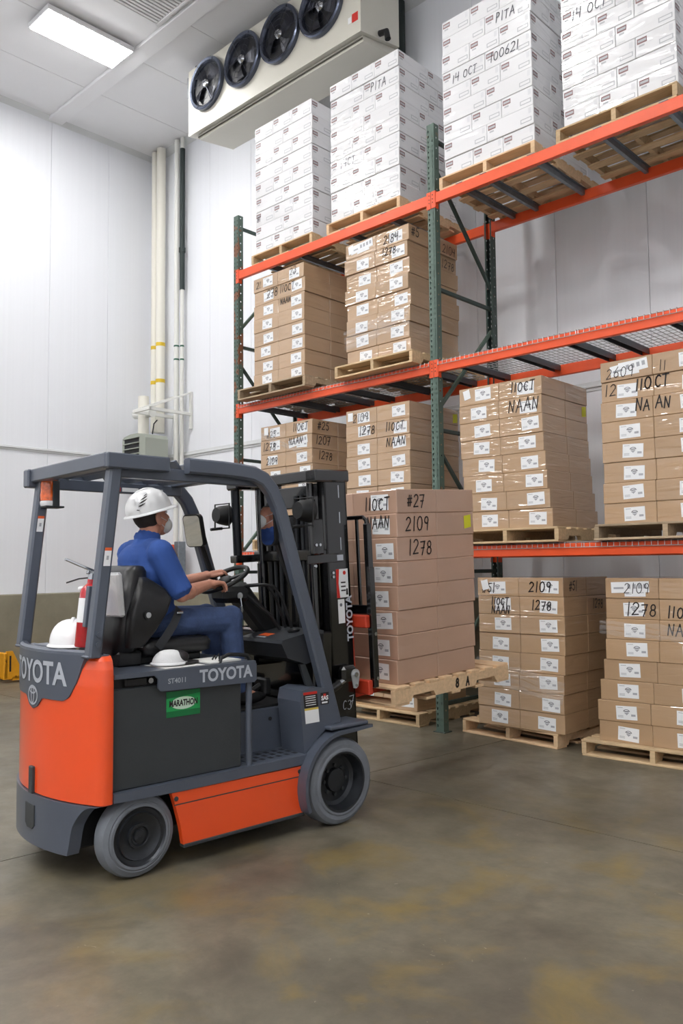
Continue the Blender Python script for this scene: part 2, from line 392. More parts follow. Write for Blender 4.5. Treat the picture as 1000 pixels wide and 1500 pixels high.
def floor_mat():
    m = bpy.data.materials.new('polished_concrete'); m.use_nodes = True
    nt = m.node_tree; N = nt.nodes; L = nt.links; b = N['Principled BSDF']
    tc = N.new('ShaderNodeTexCoord')
    def noise(sc, det=6, rough=.6, dist=0.0, off=(0, 0, 0)):
        mp = N.new('ShaderNodeMapping'); mp.inputs['Location'].default_value = off
        L.new(tc.outputs['Object'], mp.inputs['Vector'])
        n = N.new('ShaderNodeTexNoise'); n.inputs['Scale'].default_value = sc; n.inputs['Detail'].default_value = det
        n.inputs['Roughness'].default_value = rough; n.inputs['Distortion'].default_value = dist
        L.new(mp.outputs[0], n.inputs['Vector']); return n.outputs['Fac']
    def ramp(f, stops):
        r = N.new('ShaderNodeValToRGB'); e = r.color_ramp.elements
        e[0].position, e[0].color = stops[0][0], stops[0][1]; e[1].position, e[1].color = stops[-1][0], stops[-1][1]
        for p, c in stops[1:-1]:
            q = e.new(p); q.color = c
        L.new(f, r.inputs['Fac']); return r.outputs['Color']
    def mix(f, a, bb):
        x = N.new('ShaderNodeMix'); x.data_type = 'RGBA'
        L.new(f, x.inputs['Factor'])
        for k, v in (('A', a), ('B', bb)):
            if isinstance(v, tuple): x.inputs[k].default_value = v
            else: L.new(v, x.inputs[k])
        return x.outputs['Result']
    base = ramp(noise(.7, 9, .62), [(.3, lin('575146')), (.5, lin('6E6859')), (.72, lin('857E6E'))])
    fine = ramp(noise(9, 8, .7), [(.25, (.72, .72, .72, 1)), (.75, (1.12, 1.12, 1.12, 1))])
    mu = N.new('ShaderNodeMix'); mu.data_type = 'RGBA'; mu.blend_type = 'MULTIPLY'; mu.inputs['Factor'].default_value = 1
    L.new(base, mu.inputs['A']); L.new(fine, mu.inputs['B'])
    ymask = ramp(noise(2.1, 7, .6, .4, (3.1, 1.7, 0)), [(.49, (0, 0, 0, 1)), (.68, (.75, .75, .75, 1))])
    # yellow stains belong to the aisle patch in front of the rack
    gx = N.new('ShaderNodeVectorMath'); gx.operation = 'DISTANCE'; gx.inputs[1].default_value = (5.5, -3.1, 0)
    L.new(tc.outputs['Object'], gx.inputs[0])
    near = N.new('ShaderNodeMapRange'); near.inputs['From Min'].default_value = 2.5; near.inputs['From Max'].default_value = 1.1
    L.new(gx.outputs['Value'], near.inputs['Value'])
    mm = N.new('ShaderNodeMath'); mm.operation = 'MULTIPLY'; L.new(ymask, mm.inputs[0]); L.new(near.outputs[0], mm.inputs[1])
    c1 = mix(mm.outputs[0], mu.outputs['Result'], lin('84703A'))
    dmask = ramp(noise(1.1, 6, .65, .8, (9.4, 4.2, 0)), [(.54, (0, 0, 0, 1)), (.70, (.6, .6, .6, 1))])
    c2 = mix(dmask, c1, lin('47423A'))
    smask = ramp(noise(14, 2, .5, 2.5, (1, 8, 0)), [(.74, (0, 0, 0, 1)), (.79, (.5, .5, .5, 1))])
    c3 = mix(smask, c2, lin('B0A999'))
    L.new(c3, b.inputs['Base Color'])
    rr = ramp(noise(2.2, 5, .6, 0, (5, 5, 0)), [(.3, (.3, .3, .3, 1)), (.7, (.52, .52, .52, 1))])
    L.new(rr, b.inputs['Roughness'])
    bp = N.new('ShaderNodeBump'); bp.inputs['Strength'].default_value = .08; bp.inputs['Distance'].default_value = .01
    L.new(noise(30, 4), bp.inputs['Height']); L.new(bp.outputs['Normal'], b.inputs['Normal'])
    return m
M_floor = floor_mat()
M_joint = mat('floor_joint_filler', '55503F', .9)

# ------------------------------------------------------------------ the room
fb = MB(); fb.box(XL-.3, XR+.3, YF-.3, YB+.3, -.25, -.006)
floor = struct(fb.build('floor', M_joint, smooth=False), 'grey brown concrete warehouse floor with yellow stains')
# slabs, parted by saw-cut joints (the long joint runs slightly askew through the aisle)
jx = lambda y: 3.193+(y+4.156)*(3.53-3.193)/4.223
g = .004
ycuts = [YF-.3, -9.0, -5.2, -1.66, YB+.3]
for a, b in zip(ycuts[:-1], ycuts[1:]):
    for side in (0, 1, 2):
        m = MB()
        if side == 0: poly = [(XL-.3, a+g), (jx(a)-g, a+g), (jx(b)-g, b-g), (XL-.3, b-g)]
        elif side == 1: poly = [(jx(a)+g, a+g), (8.4-g, a+g), (8.4-g, b-g), (jx(b)+g, b-g)]
        else: poly = [(8.4+g, a+g), (XR+.3, a+g), (XR+.3, b-g), (8.4+g, b-g)]
        m.prism(poly, 'z', -.03, 0.0); m.build('floor_slab', M_floor, floor, smooth=False)
# ceiling
m = MB(); m.box(XL-.3, XR+.3, YF-.3, YB+.3, ZC+.03, ZC+.2)
ceil = struct(m.build('ceiling', M_wallbase, smooth=False), 'white insulated panel ceiling')
x = XL-.3
while x < XR+.3:
    x2 = min(x+(1.42 if x < XL else 1.12), XR+.3)
    m = MB(); m.box(x+.003, x2-.003, YF-.3, YB+.3, ZC, ZC+.05, .003); m.build('ceiling_panel', M_ceil, ceil, smooth=False)
    x = x2
m = MB(); m.box(XL, XR, -.26, -.02, ZC-.05, ZC, .01)
struct(m.build('trim_1', M_ceil), 'white cover strip running across the ceiling')
# walls: base sheet with separate upright panels
def wall(name, label, axis, pos, outward, lo, hi, cuts, z0=0.0):
    m = MB()
    if axis == 'y': m.box(lo, hi, pos+outward*.03, pos+outward*.25, 0, ZC)
    else: m.box(pos+outward*.03, pos+outward*.25, lo, hi, 0, ZC)
    w = struct(m.build(name, M_wallbase, smooth=False), label)
    cs = sorted([lo]+[c for c in cuts if lo < c < hi]+[hi])
    for a, b in zip(cs[:-1], cs[1:]):
        m = MB()
        if axis == 'y': m.box(a+.002, b-.002, pos, pos+outward*.06, z0, ZC, .003)
        else: m.box(pos, pos+outward*.06, a+.002, b-.002, z0, ZC, .003)
        m.build('wall_panel', M_wallp, w, smooth=False)
    return w
wall('wall_back', 'white insulated panel wall behind the pallet rack', 'y', YB, 1, XL-.3, XR+.3, [4.28+i for i in range(-9, 10)])
wall('wall_left', 'white insulated panel wall above the concrete kerb', 'x', XL, -1, YF-.3, YB+.3, [-.19+i*1.0 for i in range(-13, 3)])
wall('wall_right', 'white insulated panel wall', 'x', XR, 1, YF-.3, YB+.3, [-.19+i*1.0 for i in range(-13, 3)])
wall('wall_front', 'white insulated panel wall', 'y', YF, -1, XL-.3, XR+.3, [4.28+i for i in range(-9, 10)])
m = MB(); m.box(XL, XL+.16, YF, YB, 0, 1.15, .012); struct(m.build('trim_2', M_kerb), 'bare concrete kerb along the foot of the left wall')
m = MB(); m.box(XL+.16, XR, YB-.16, YB, 0, 1.15, .012); struct(m.build('trim_3', M_kerb), 'bare concrete kerb along the foot of the back wall')
m = MB(); m.box(XL, XL+.012, YF, YB, 3.27, 3.34, .004); m.box(XL, XL+.03, YF, YB, 3.30, 3.325, .004)
struct(m.build('trim_4', M_trim), 'thin horizontal trim strip on the left wall')
m = MB(); m.box(XL, XR, YB-.012, YB, 3.27, 3.37, .004); m.box(XL, XR, YB-.03, YB, 3.305, 3.33, .004)
struct(m.build('trim_5', M_trim), 'thin horizontal trim strip on the back wall')
# corner bead of wall and ceiling
m = MB(); m.prism([(YB, ZC), (YB-.09, ZC), (YB, ZC-.09)], 'x', XL, XR); struct(m.build('trim_6', M_trim, smooth=False), 'cove between ceiling and back wall')
m = MB(); m.prism([(XL, ZC), (XL+.07, ZC), (XL, ZC-.07)], 'y', YF, YB); struct(m.build('trim_7', M_trim, smooth=False), 'cove between ceiling and left wall')

# ------------------------------------------------------------------ ceiling lamps
for i, (lx, ly) in enumerate(LAMPS):
    lab = 'lit white ceiling troffer nearest the pipe corner' if i == 0 else 'unseen lit white ceiling troffer placed to light the aisle'
    t = thing('ceiling_lamp', lab, 'lamp', T(lx, ly, ZC), None if i == 0 else 'unseen ceiling troffers placed for light')
    h = -.10
    m = MB(); m.box(-.27, .27, -.61, .61, h, h+.07, .006); m.build('housing', M_white, t)
    m = MB(); m.box(-.25, .25, -.585, .585, h-.012, h, .003); m.build('diffuser', M_lamp, t, smooth=False)
    for sy in (-.4, .4):
        m = MB(); m.cyl((0, sy, h+.06), (0, sy, 0), .004, n=6); m.build('hanger', M_galv, t)
# ribbed ceiling grille
t = thing('ceiling_grille', 'white ribbed grille set in the ceiling by the cover strip', 'grille', T(-1.2, -1.7, ZC))
m = MB(); m.box(0, 1.3, 0, 1.38, -.012, 0); m.build('backing', mat('grille_grey', 'A9ABAE', .6), t, smooth=False)
for i in range(22):
    m = MB() if i == 0 else m
    if i == 0:
        m.box(.0, .035, .03, 1.35, -.035, -.012, .005); rib = m.mesh('rib', M_ceil)
    o = obj('rib', rib, t); o.location = (.03+i*.057, 0, 0)
m = MB()
for a in ((0, 1.3, 0, .03), (0, 1.3, 1.35, 1.38), (0, .03, 0, 1.38), (1.27, 1.3, 0, 1.38)): m.box(a[0], a[1], a[2], a[3], -.045, 0, .004)
m.build('frame', M_ceil, t)

# ------------------------------------------------------------------ evaporator with four fans
EX0, EX1, EY0, EY1, EZ0, EZ1 = -1.59, 1.64, .45, 1.12, 7.47, 8.40
t = thing('evaporator', 'long cream evaporator with four fans hung under the ceiling', 'cooling unit', T(0, 0, 0))
m = MB(); m.prism([(EY0, EZ0+.0), (EY0, EZ1), (EY1, EZ1), (EY1, EZ0+.12)], 'x', EX0, EX1); m.build('cabinet', M_cream, t, smooth=False)
m = MB(); m.prism([(EY0+.10, EZ0-.05), (EY0+.08, EZ0+.01), (EY1+.02, EZ0+.12), (EY1+.02, EZ0+.03)], 'x', EX0+.12, EX1-.05); m.build('drain_pan', M_cream, t, smooth=False)
m = MB(); m.box(EX0+.12, EX1-.05, EY0+.075, EY0+.085, EZ0-.03, EZ0-.015); m.build('pan_seam', mat('dark_seam', '5A584F', .7), t)
for fx in (-1.14, -.385, .325, 1.04):
    fz = 8.03
    m = MB(); m.lathe([(.29, .0), (.345, .0), (.350, -.02), (.350, -.055), (.335, -.068), (.305, -.06), (.285, -.03), (.28, .03)], (fx, EY0, fz), (0, 1, 0), 40)
    ring = m.build('fan_shroud', M_ring, t)
    m = MB(); m.lathe([(0.001, -.015), (.28, -.012)], (fx, EY0, fz), (0, 1, 0), 32); m.build('fan_shade_disc', mat('fan_dark', '101218', .4), ring)  # dark disc; shade inside the opening is given by colour
    m = MB()
    for k in range(4):
        a0 = k*PI/2+fx
        pts = []
        for j in range(6):
            r = .06+.21*j/5
            for da, dy in ((-.36, -.018), (.36, -.058)):
                pts.append((fx+r*math.cos(a0+da+j*.05), EY0+dy, fz+r*math.sin(a0+da+j*.05)))
        m.add(pts, [(2*j, 2*j+1, 2*j+3, 2*j+2) for j in range(5)])
    m.build('fan_blades', M_bladek, ring)
    m = MB(); m.lathe([(0.001, -.075), (.045, -.07), (.06, -.05), (.06, -.01)], (fx, EY0, fz), (0, 1, 0), 20); m.build('fan_hub', M_silver, ring)
    m = MB()
    for rr in (.10, .17, .24, .30):
        m.tube([(fx+rr*math.cos(2*PI*k/28), EY0-.070, fz+rr*math.sin(2*PI*k/28)) for k in range(28)], .0022, 4, True)
    for k in range(6):
        a0 = k*PI/6*2; m.cyl((fx, EY0-.085, fz), (fx+.335*math.cos(a0), EY0-.068, fz+.335*math.sin(a0)), .0025, n=4)
    m.build('fan_guard', mat('guard_wire', '3A3D48', .3, .7), ring)
m = MB()
for bx in (EX0-.02, -.6, .4, EX1-.15):
    m.box(bx, bx+.03, EY0+.12, EY0+.16, EZ1, ZC, .003); m.box(bx, bx+.09, EY0+.05, EY0+.2, EZ1, EZ1+.02, .003)
m.build('hanger_bracket', M_galv, t)
m = MB(); m.box(EX0-.06, EX0, EY0+.02, EY0+.18, EZ1-.35, EZ1-.05, .006); m.build('end_box', M_galv, t)
m = MB(); m.box(EX1-.19, EX1-.14, EY0-.003, EY0, EZ0+.16, EZ0+.23); m.build('white_decal', M_label, t, smooth=False)
m = MB(); m.box(EX1-.13, EX1-.04, EY0-.003, EY0, EZ0+.15, EZ0+.25); m.build('red_decal', M_rdec, t, smooth=False)
m = MB(); m.tube([(EX1+.02, EY0+.3, EZ0+.1), (EX1+.12, EY0+.3, EZ0+.08), (EX1+.14, EY0+.3, EZ0-.02)], .035, 10); m.build('drain_fitting', M_blackm, t)
# ------------------------------------------------------------------ service pipes on the walls
def pipe(name, lab, x, y, r, z0, z1, m_, group=None, bands=()):
    t = thing(name, lab, 'pipe', T(x, y, 0), group)
    mm = MB(); mm.cyl((0, 0, z0), (0, 0, z1), r, n=18); mm.build('pipe_run', m_, t)
    for zb, h, bm in bands:
        mm = MB(); mm.cyl((0, 0, zb), (0, 0, zb+h), r+(.010 if bm is M_insul else .003)+(.012 if bm is M_insul and h < .1 else 0), n=18, cap=True); mm.build('colour_band', bm, t)
    return t
pipe('service_pipe', 'cream wall pipe with yellow bands closest to the corner', -4.05, 1.54, .058, 3.75, ZC-.02, M_pvcy, None, ((4.55, .06, M_pipeY), (5.14, .06, M_pipeY)))
pipe('service_pipe', 'thick cream wall pipe with yellow bands, second from the corner', -3.86, 1.53, .075, 3.72, ZC-.02, M_pvcy, None, ((4.55, .06, M_pipeY), (5.16, .06, M_pipeY)))
pipe('service_pipe', 'thin white wall pipe with green bands', -3.45, 1.56, .042, 1.2, ZC-.01, M_pvc, None, ((4.86, .025, M_pipeG), (5.08, .025, M_pipeG)))
pipe('service_pipe', 'thin white wall pipe whose upper length has black insulation', -3.32, 1.575, .032, 1.2, ZC-.01, M_pvc, None, ((4.84, .025, M_pipeG), (5.06, .025, M_pipeG), (6.0, 2.35, M_insul), (6.62, .07, M_insul)))
t = thing('insulated_riser', 'black insulated riser with grey duct beside the evaporator', 'pipe', T(1.31, 1.56, 0))
m = MB(); m.cyl((0, 0, 5.2), (0, 0, ZC-.02), .055, n=16); m.build('riser', M_insul, t)
m = MB(); m.box(-.22, -.08, -.02, .10, 5.2, ZC-.01, .006); m.build('duct', mat('duct_grey', 'A3A59B', .5), t)
m = MB(); m.tube([(0, 0, 6.75), (.35, 0, 6.55), (1.2, 0, 6.5)], .05, 10); m.build('branch', M_insul, t)
# unit heater in the corner with its pipe and bracket
t = thing('unit_heater', 'grey green louvred unit heater hanging in the wall corner', 'heater', T(-3.74, 1.16, 3.18))
m = MB(); m.prism([(-.33, 0), (-.33, .36), (-.29, .42), (-.1, .45), (.1, .45), (.29, .42), (.33, .36), (.33, 0)], 'y', -.2, .22); m.build('case', M_heater, t, smooth=False)
for k in range(4):
    m = MB(); m.add([(-.26, -.203, .06+k*.085), (.16, -.203, .06+k*.085), (.16, -.203, .12+k*.085), (-.26, -.203, .12+k*.085)], [(0, 1, 2, 3)]); m.build('louvre_shade_patch', M_blackm, t, smooth=False)  # flat black quad paints the shade between louvres
    m = MB(); m.box(-.27, .17, -.235, -.2, .12+k*.085, .132+k*.085, .002); m.build('louvre', M_heater, t)
m = MB(); m.tube([(.22, 0, .44), (.26, 0, .6), (.2, .1, .68)], .01, 6); m.build('cable', M_blackm, t)
t = thing('pipe_tee', 'short fat white pipe tee standing on the unit heater', 'pipe', T(-3.76, 1.15, 3.635))
m = MB(); m.cyl((0, 0, 0), (0, 0, .62), .085, n=20); m.build('riser', M_pvcy, t)
m = MB(); m.cyl((-.26, .02, .36), (.20, .04, .34), .07, n=18); m.build('branch', M_pvc, t)
t = thing('wall_bracket', 'white triangular steel bracket carrying pipes on the back wall', 'bracket', T(-3.2, 1.0, 0))
for dx in (0, -.42):
    m = MB(); m.box(dx, dx+.04, .63, .675, 3.72, 4.32, .003); m.build('upright_bar', M_pvc, t)
    m = MB(); m.box(dx, dx+.04, -.12, .64, 3.93, 3.98, .003); m.build('arm', M_pvc, t)
    m = MB(); m.sweep([(dx+.02, -.12, 3.97), (dx+.02, .64, 4.30)], (1, 0, 0), .04, .03); m.build('strut', M_pvc, t)
m = MB(); m.box(-.42, .04, -.14, -.10, 3.93, 3.98, .003); m.build('cross_bar', M_pvc, t)
t = thing('hose_reel', 'orange round reel mounted low on the back wall', 'reel', T(-3.42, 1.46, 1.62))
m = MB(); m.lathe([(0.02, -.13), (.24, -.13), (.26, -.12), (.26, -.1), (.12, -.09), (.12, .0), (.26, .01), (.26, .03), (.24, .04), (.02, .04)], (0, 0, 0), (0, 1, 0), 32); m.build('reel', mat('reel_orange', 'D0562A', .45), t)
m = MB(); m.box(.18, .30, -.08, .06, -.30, .3, .008); m.build('stand', M_galv, t)
# ------------------------------------------------------------------ pallet rack
L = 2.917
DB = .95                                # rear column plane
ZB = [1.585, 3.312, 4.93]               # beam undersides
BH = .10
UP_TOP = 5.715
def column_mesh(name, material, front=True):
    m = MB(); w, d = .084, .075; hw = w/2
    y0 = 0.0 if front else d
    yb = d if front else 0.0
    P = .0508; n = int(UP_TOP/P)
    xs = [-hw, -.031, -.016, .016, .031, hw]
    # perforated face as a grid of quads with the teardrop slots left open
    rows = []
    z = 0.02
    for k in range(n-1):
        rows.append((z, z+P-.024, False)); rows.append((z+P-.024, z+P, True)); z += P
    rows.insert(0, (0, .02, False)); rows.append((z, UP_TOP, False))
    for a, b, hole in rows:
        if not hole: m.add([(-hw, y0, a), (hw, y0, a), (hw, y0, b), (-hw, y0, b)], [(0, 1, 2, 3)])
        else:
            for i in (0, 2, 4): m.add([(xs[i], y0, a), (xs[i+1], y0, a), (xs[i+1], y0, b), (xs[i], y0, b)], [(0, 1, 2, 3)])
            # slots taper downwards
            for xa, xb in ((xs[1], xs[2]), (xs[3], xs[4])):
                m.add([(xa, y0, a), (xa+.004, y0, a), (xa, y0, b)], [(0, 1, 2)]); m.add([(xb, y0, a), (xb, y0, b), (xb-.004, y0, a)], [(0, 1, 2)])
    tw = .0025
    for sx in (-1, 1):
        # sides with small round bolt holes
        z = 0.0
        ya, yc = min(y0, yb), max(y0, yb); ym = (ya+yc)/2
        for k in range(n//2):
            a, b = z, z+.1016-.014; m.add([(sx*hw, ya, a), (sx*hw, yc, a), (sx*hw, yc, b), (sx*hw, ya, b)], [(0, 1, 2, 3)])
            m.add([(sx*hw, ya, b), (sx*hw, ym-.006, b), (sx*hw, ym-.006, b+.014), (sx*hw, ya, b+.014)], [(0, 1, 2, 3)])
            m.add([(sx*hw, ym+.006, b), (sx*hw, yc, b), (sx*hw, yc, b+.014), (sx*hw, ym+.006, b+.014)], [(0, 1, 2, 3)]); z += .1016
        m.add([(sx*hw, ya, z), (sx*hw, yc, z), (sx*hw, yc, UP_TOP), (sx*hw, ya, UP_TOP)], [(0, 1, 2, 3)])
        m.box(sx*hw, sx*(hw-.018), yb-tw if front else yb, yb if front else yb+tw, 0, UP_TOP)
    return m.mesh(name, material, smooth=False)
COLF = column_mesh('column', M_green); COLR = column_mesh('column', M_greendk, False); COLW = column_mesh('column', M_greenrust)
def frame(x, label, flip=False, cf=COLF):
    t = thing('upright_frame', label, 'rack upright', T(x, 0, 0))
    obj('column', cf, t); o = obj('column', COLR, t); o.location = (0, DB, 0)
    for yy in (0, DB):
        m = MB(); m.box(-.065, .065, yy-.02, yy+.095, 0, .008, .002); m.build('base_plate', M_greendk, t)
    ya, yb = .072, DB+.005
    for z in (.25, 1.455, 2.78, 4.13, 5.58):
        m = MB(); m.box(-.016, .016, ya-.03, yb+.03, z-.018, z+.018, .003); m.build('brace', M_greendk, t)
    if flip: dg = ((4.33, 5.35), (3.92, 2.98), (1.65, 2.6), (1.3, .42))
    else: dg = ((5.32, 4.35), (2.97, 3.90), (2.6, 1.65), (.42, 1.3))
    for za, zb in dg:
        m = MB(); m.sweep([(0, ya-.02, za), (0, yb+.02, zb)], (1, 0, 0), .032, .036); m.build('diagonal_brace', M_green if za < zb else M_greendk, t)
    return t
frame(0, 'worn green rack upright at the end of the rack nearest the pipe corner', True, COLW)
frame(L, 'green perforated rack upright standing between the two bays', False, COLF)
frame(2*L, 'green rack upright at the far end of the empty-shelf bay', False, COLF)
LV = ['bottom', 'middle', 'top']
def beam(x0, y, z, label, rear=False):
    t = thing('rack_beam', label, 'rack beam', T(x0, y, z))
    a, b = .042, L-.042
    m = MB(); m.box(a, b, 0, .045, 0, BH, .004); m.build('beam', M_orange_beam, t)
    for xa, xb, s in ((a-.04, a+.012, 1), (b-.012, b+.04, -1)):
        yy = -.006 if not rear else .045
        m = MB(); m.box(xa, xb, yy, yy+.006, -.045, BH+.02, .002)
        xs = (a, a+.006) if s == 1 else (b-.006, b)
        m.box(xs[0]-.001, xs[1]+.001, -.006 if not rear else .0, .05, -.045, BH+.02, .002); br = m.build('end_bracket', M_orange_beam, t)
        m = MB()
        for q in (.012, .045, .085): m.cyl(((xa+xb)/2-s*.008, yy-.003 if not rear else yy+.004, q), ((xa+xb)/2-s*.008, yy+.009, q), .005, n=8)
        m.build('rivet', M_blackm, br)
    return t
for i, z in enumerate(ZB):
    for bay, bx in enumerate((0, L)):
        bn = ('end bay beside the pipe corner', 'bay right of the middle upright')[bay]
        beam(bx, -.0, z, f'orange front beam of the {LV[i]} shelf, {bn}')
        beam(bx, DB+.0, z, f'orange rear beam of the {LV[i]} shelf, {bn}', True)
# wire decks on the two lower levels
def deck_parts(w):
    z1 = BH+.006
    m = MB(); k = int(w/.05); y1 = DB+.055
    for i in range(k+1):
        x = .01+(w-.02)*i/k
        m.tube([(x, -.012, BH-.035), (x, -.012, z1), (x, y1, z1), (x, y1, BH-.03)], .0032, 4)
    for j in range(11):
        yy = .03+(DB-.03)*j/10; m.tube([(.0, yy, z1+.004), (w, yy, z1+.004)], .0032, 4)
    m.tube([(0, -.014, BH-.034), (w, -.014, BH-.034)], .0032, 4)
    wm = m.mesh('wire_mesh', M_galvw)
    m = MB(); m.prism([(0, 0), (0, .05), (.012, .062), (.058, .062), (.07, .05), (.07, 0), (.064, 0), (.064, .047), (.055, .056), (.015, .056), (.006, .047), (.006, 0)], 'y', .047, DB-.003)
    ch = m.mesh('channel', mat('deck_channel_grey', '5E646A', .45, .5), smooth=False)
    return wm, ch
DW = (L-.09)/2
WM, CH = deck_parts(DW)
for lv in (0, 1):
    for bay in (0, 1):
        for h in (0, 1):
            lab = f'galvanised wire deck panel on the {LV[lv]} shelf, ' + (('end bay beside the end upright', 'end bay beside the middle upright'), ('right-hand bay beside the middle upright', 'right-hand bay away from the middle upright'))[bay][h]
            t = thing('wire_deck', lab, 'wire deck', T(bay*L+.045+h*DW, 0, ZB[lv]))
            tag(obj('wire_mesh', WM, t), kind='stuff')
            for cx in (.12, DW/2-.035, DW-.19):
                o = obj('channel', CH, t); o.location = (cx, 0, BH-.058)
# pallet support bars on the top level
m = MB(); m.prism([(0, 0), (.018, 0), (.018, -.05), (.052, -.05), (.052, 0), (.07, 0), (.07, .004), (.048, .004), (.048, -.046), (.022, -.046), (.022, .004), (0, .004)], 'y', 0.047, DB-.003)
m.box(.0, .07, 0.0, .05, .001, .006); m.box(.0, .07, DB-.005, DB+.04, .001, .006)
BAR = m.mesh('support_bar', M_galv, smooth=False)
for bx, wh in ((.42, 'under the end-upright white stack, corner side'), (.92, 'under the end-upright white stack, far side'), (1.72, 'under the white stack marked 14CT, corner side'),
               (2.28, 'under the white stack marked 14CT, far side'), (3.2, 'right beside the middle upright'), (3.46, 'under the white stack marked 100621, corner side'), (3.95, 'under the white stack marked 100621, far side'),
               (4.56, 'under the white stack beyond 100621, corner side'), (5.1, 'under the white stack beyond 100621, far side'), (5.6, 'next to the last upright')):
    o = obj('pallet_support_bar', BAR, None, T(bx, 0, ZB[2]+BH))
    tag(o, 'grey steel support bar ' + wh, 'support bar', 'top shelf support bars')

# ------------------------------------------------------------------ pallets
PW, PD = 1.016, 1.20
PH = .125
def pallet(label, M, mt, w=PW, group=None, cut=False):
    t = thing('wooden_pallet', label, 'pallet', M, group)
    k = (w, mt.name)
    if k not in _pal:
        b1 = MB(); b1.box(0, w, 0, .092, 0, .018, .003); b2 = MB(); b2.box(0, w, 0, .14, 0, .018, .003)
        s_ = MB(); n = [(0, 0), (.15, 0), (.17, .035), (.37, .035), (.39, 0), (.81, 0), (.83, .035), (1.03, .035), (1.05, 0), (PD, 0), (PD, .089), (0, .089)]
        s_.prism(n, 'x', -.019, .019)
        _pal[k] = (b1.mesh('deck_board', mt), b2.mesh('lead_board', mt), s_.mesh('stringer', mt, smooth=False))
    b1, b2, st = _pal[k]
    for x in (.019, w/2, w-.019): o = obj('stringer', st, t); o.location = (x, 0, .018)
    tops = [(0, b2)]+[(.195+i*.145, b1) for i in range(6)]+[(PD-.14, b2)]
    rg = random.Random(sum(map(ord, label)) % 997)
    for yy, me in tops:
        o = obj('deck_board', me, t); o.location = (rg.uniform(-.006, .006), yy, .107); o.rotation_euler = (0, 0, rg.uniform(-.006, .006))
    for yy, me in ((0, b2), (.30, b1), (.555, b1), (.81, b1), (PD-.14, b2)):
        o = obj('bottom_board', me, t); o.location = (rg.uniform(-.006, .006), yy, 0)
    return t
_pal = {}

# ------------------------------------------------------------------ cartons
CW, CD, CHH = .42, .40, .16
def carton_mesh(name, w, d, h, mt, ch=.004):
    m = MB(); m.box(-w/2, w/2, 0, d, 0, h, ch); return m.mesh(name, mt, smooth=False)
BC = carton_mesh('brown_carton', CW-.002, CD-.002, CHH-.0015, M_carton)
BCP = carton_mesh('brown_carton', CW-.002, CD-.002, CHH-.0015, M_cartonp)
def label_mesh():
    m = MB(); e = -.0012
    def q(x0, x1, z0, z1, y, mi): m.add([(x0, y, z0), (x1, y, z0), (x1, y, z1), (x0, y, z1)], [(0, 1, 2, 3)], mi)
    q(0, .165, 0, .105, e, 0)
    # arched emblem, barcode and small print
    for i in range(8):
        a0, a1 = PI*(1-i/8), PI*(1-(i+1)/8); r0, r1 = .024, .018
        pts = [(.083+r*math.cos(a)*1.1, .062+r*math.sin(a)*.75) for a, r in ((a0, r0), (a1, r0), (a1, r1), (a0, r1))]
        m.add([(p[0], e-.0005, p[1]) for p in pts], [(0, 1, 2, 3)], 1)
    q(.066, .100, .060, .067, e-.0006, 1)
    q(.118, .152, .028, .044, e-.0005, 2)
    for zz in (.018, .028, .090): q(.012, .055, zz, zz+.004, e-.0005, 2)
    m.add([(.062, e-.0005, .055), (.104, e-.0005, .055), (.083, e-.0005, .035)], [(0, 1, 2)], 2)
    return m.mesh('shipping_label', [M_label, M_ink, M_inkl], smooth=False)
LBL = label_mesh()
m = MB()
m.add([(0, -.0012, 0), (.30, -.0012, .0), (.30, -.0012, .085), (0, -.0012, .085)], [(0, 1, 2, 3)], 0)
for k in range(4): m.add([(.13+k*.042, -.0018, .03), (.155+k*.042, -.0018, .03), (.155+k*.042, -.0018, .065), (.13+k*.042, -.0018, .065)], [(0, 1, 2, 3)], 1)
m.add([(.02, -.0018, .03), (.1, -.0018, .03), (.1, -.0018, .045), (.02, -.0018, .045)], [(0, 1, 2, 3)], 1)
LBLW = m.mesh('routing_slip', [M_label, M_inkl], smooth=False)
m = MB(); m.add([(0, -.0022, 0), (.07, -.0022, 0), (.07, -.0022, .085), (0, -.0022, .085)], [(0, 1, 2, 3)]); SLIP = m.mesh('paper_slip', M_label, smooth=False)
m = MB(); m.add([(.0014, 0, 0), (.0014, .075, .01), (.0014, .075, .10), (.0014, 0, .09)], [(0, 1, 2, 3)]); YST = m.mesh('yellow_sticker', M_yellow, smooth=False)
def writing(parent, w, d, face, txt, x, z, h, t=.009, tilt=0.0, mt=None):
    # x, z measured on the face from its lower left corner as one looks at it
    fn = (lambda a, b: (a-w/2, -.0028, b)) if face == 'f' else (lambda a, b: (w/2+.0018, a, b))
    fw = w if face == 'f' else d
    h = min(h, (.156-z)/1.12)
    wid = lambda u, k: sum((GL[q][0]+.16)*k for q in u)-.06*k
    if wid(txt, h) > fw-.03: h *= (fw-.03)/wid(txt, h)
    x = max(.01, min(x, fw-.015-wid(txt, h)))
    for word in txt.split(' '):
        m = MB(); scribble(m, word, x, z, h, fn, t, tilt); m.build('handwriting', mt or M_marker, parent, smooth=False)
        x += wid(word+' ', h)+.06*h
ORD = ['first', 'second', 'third', 'fourth', 'fifth', 'sixth', 'seventh', 'eighth', 'top']
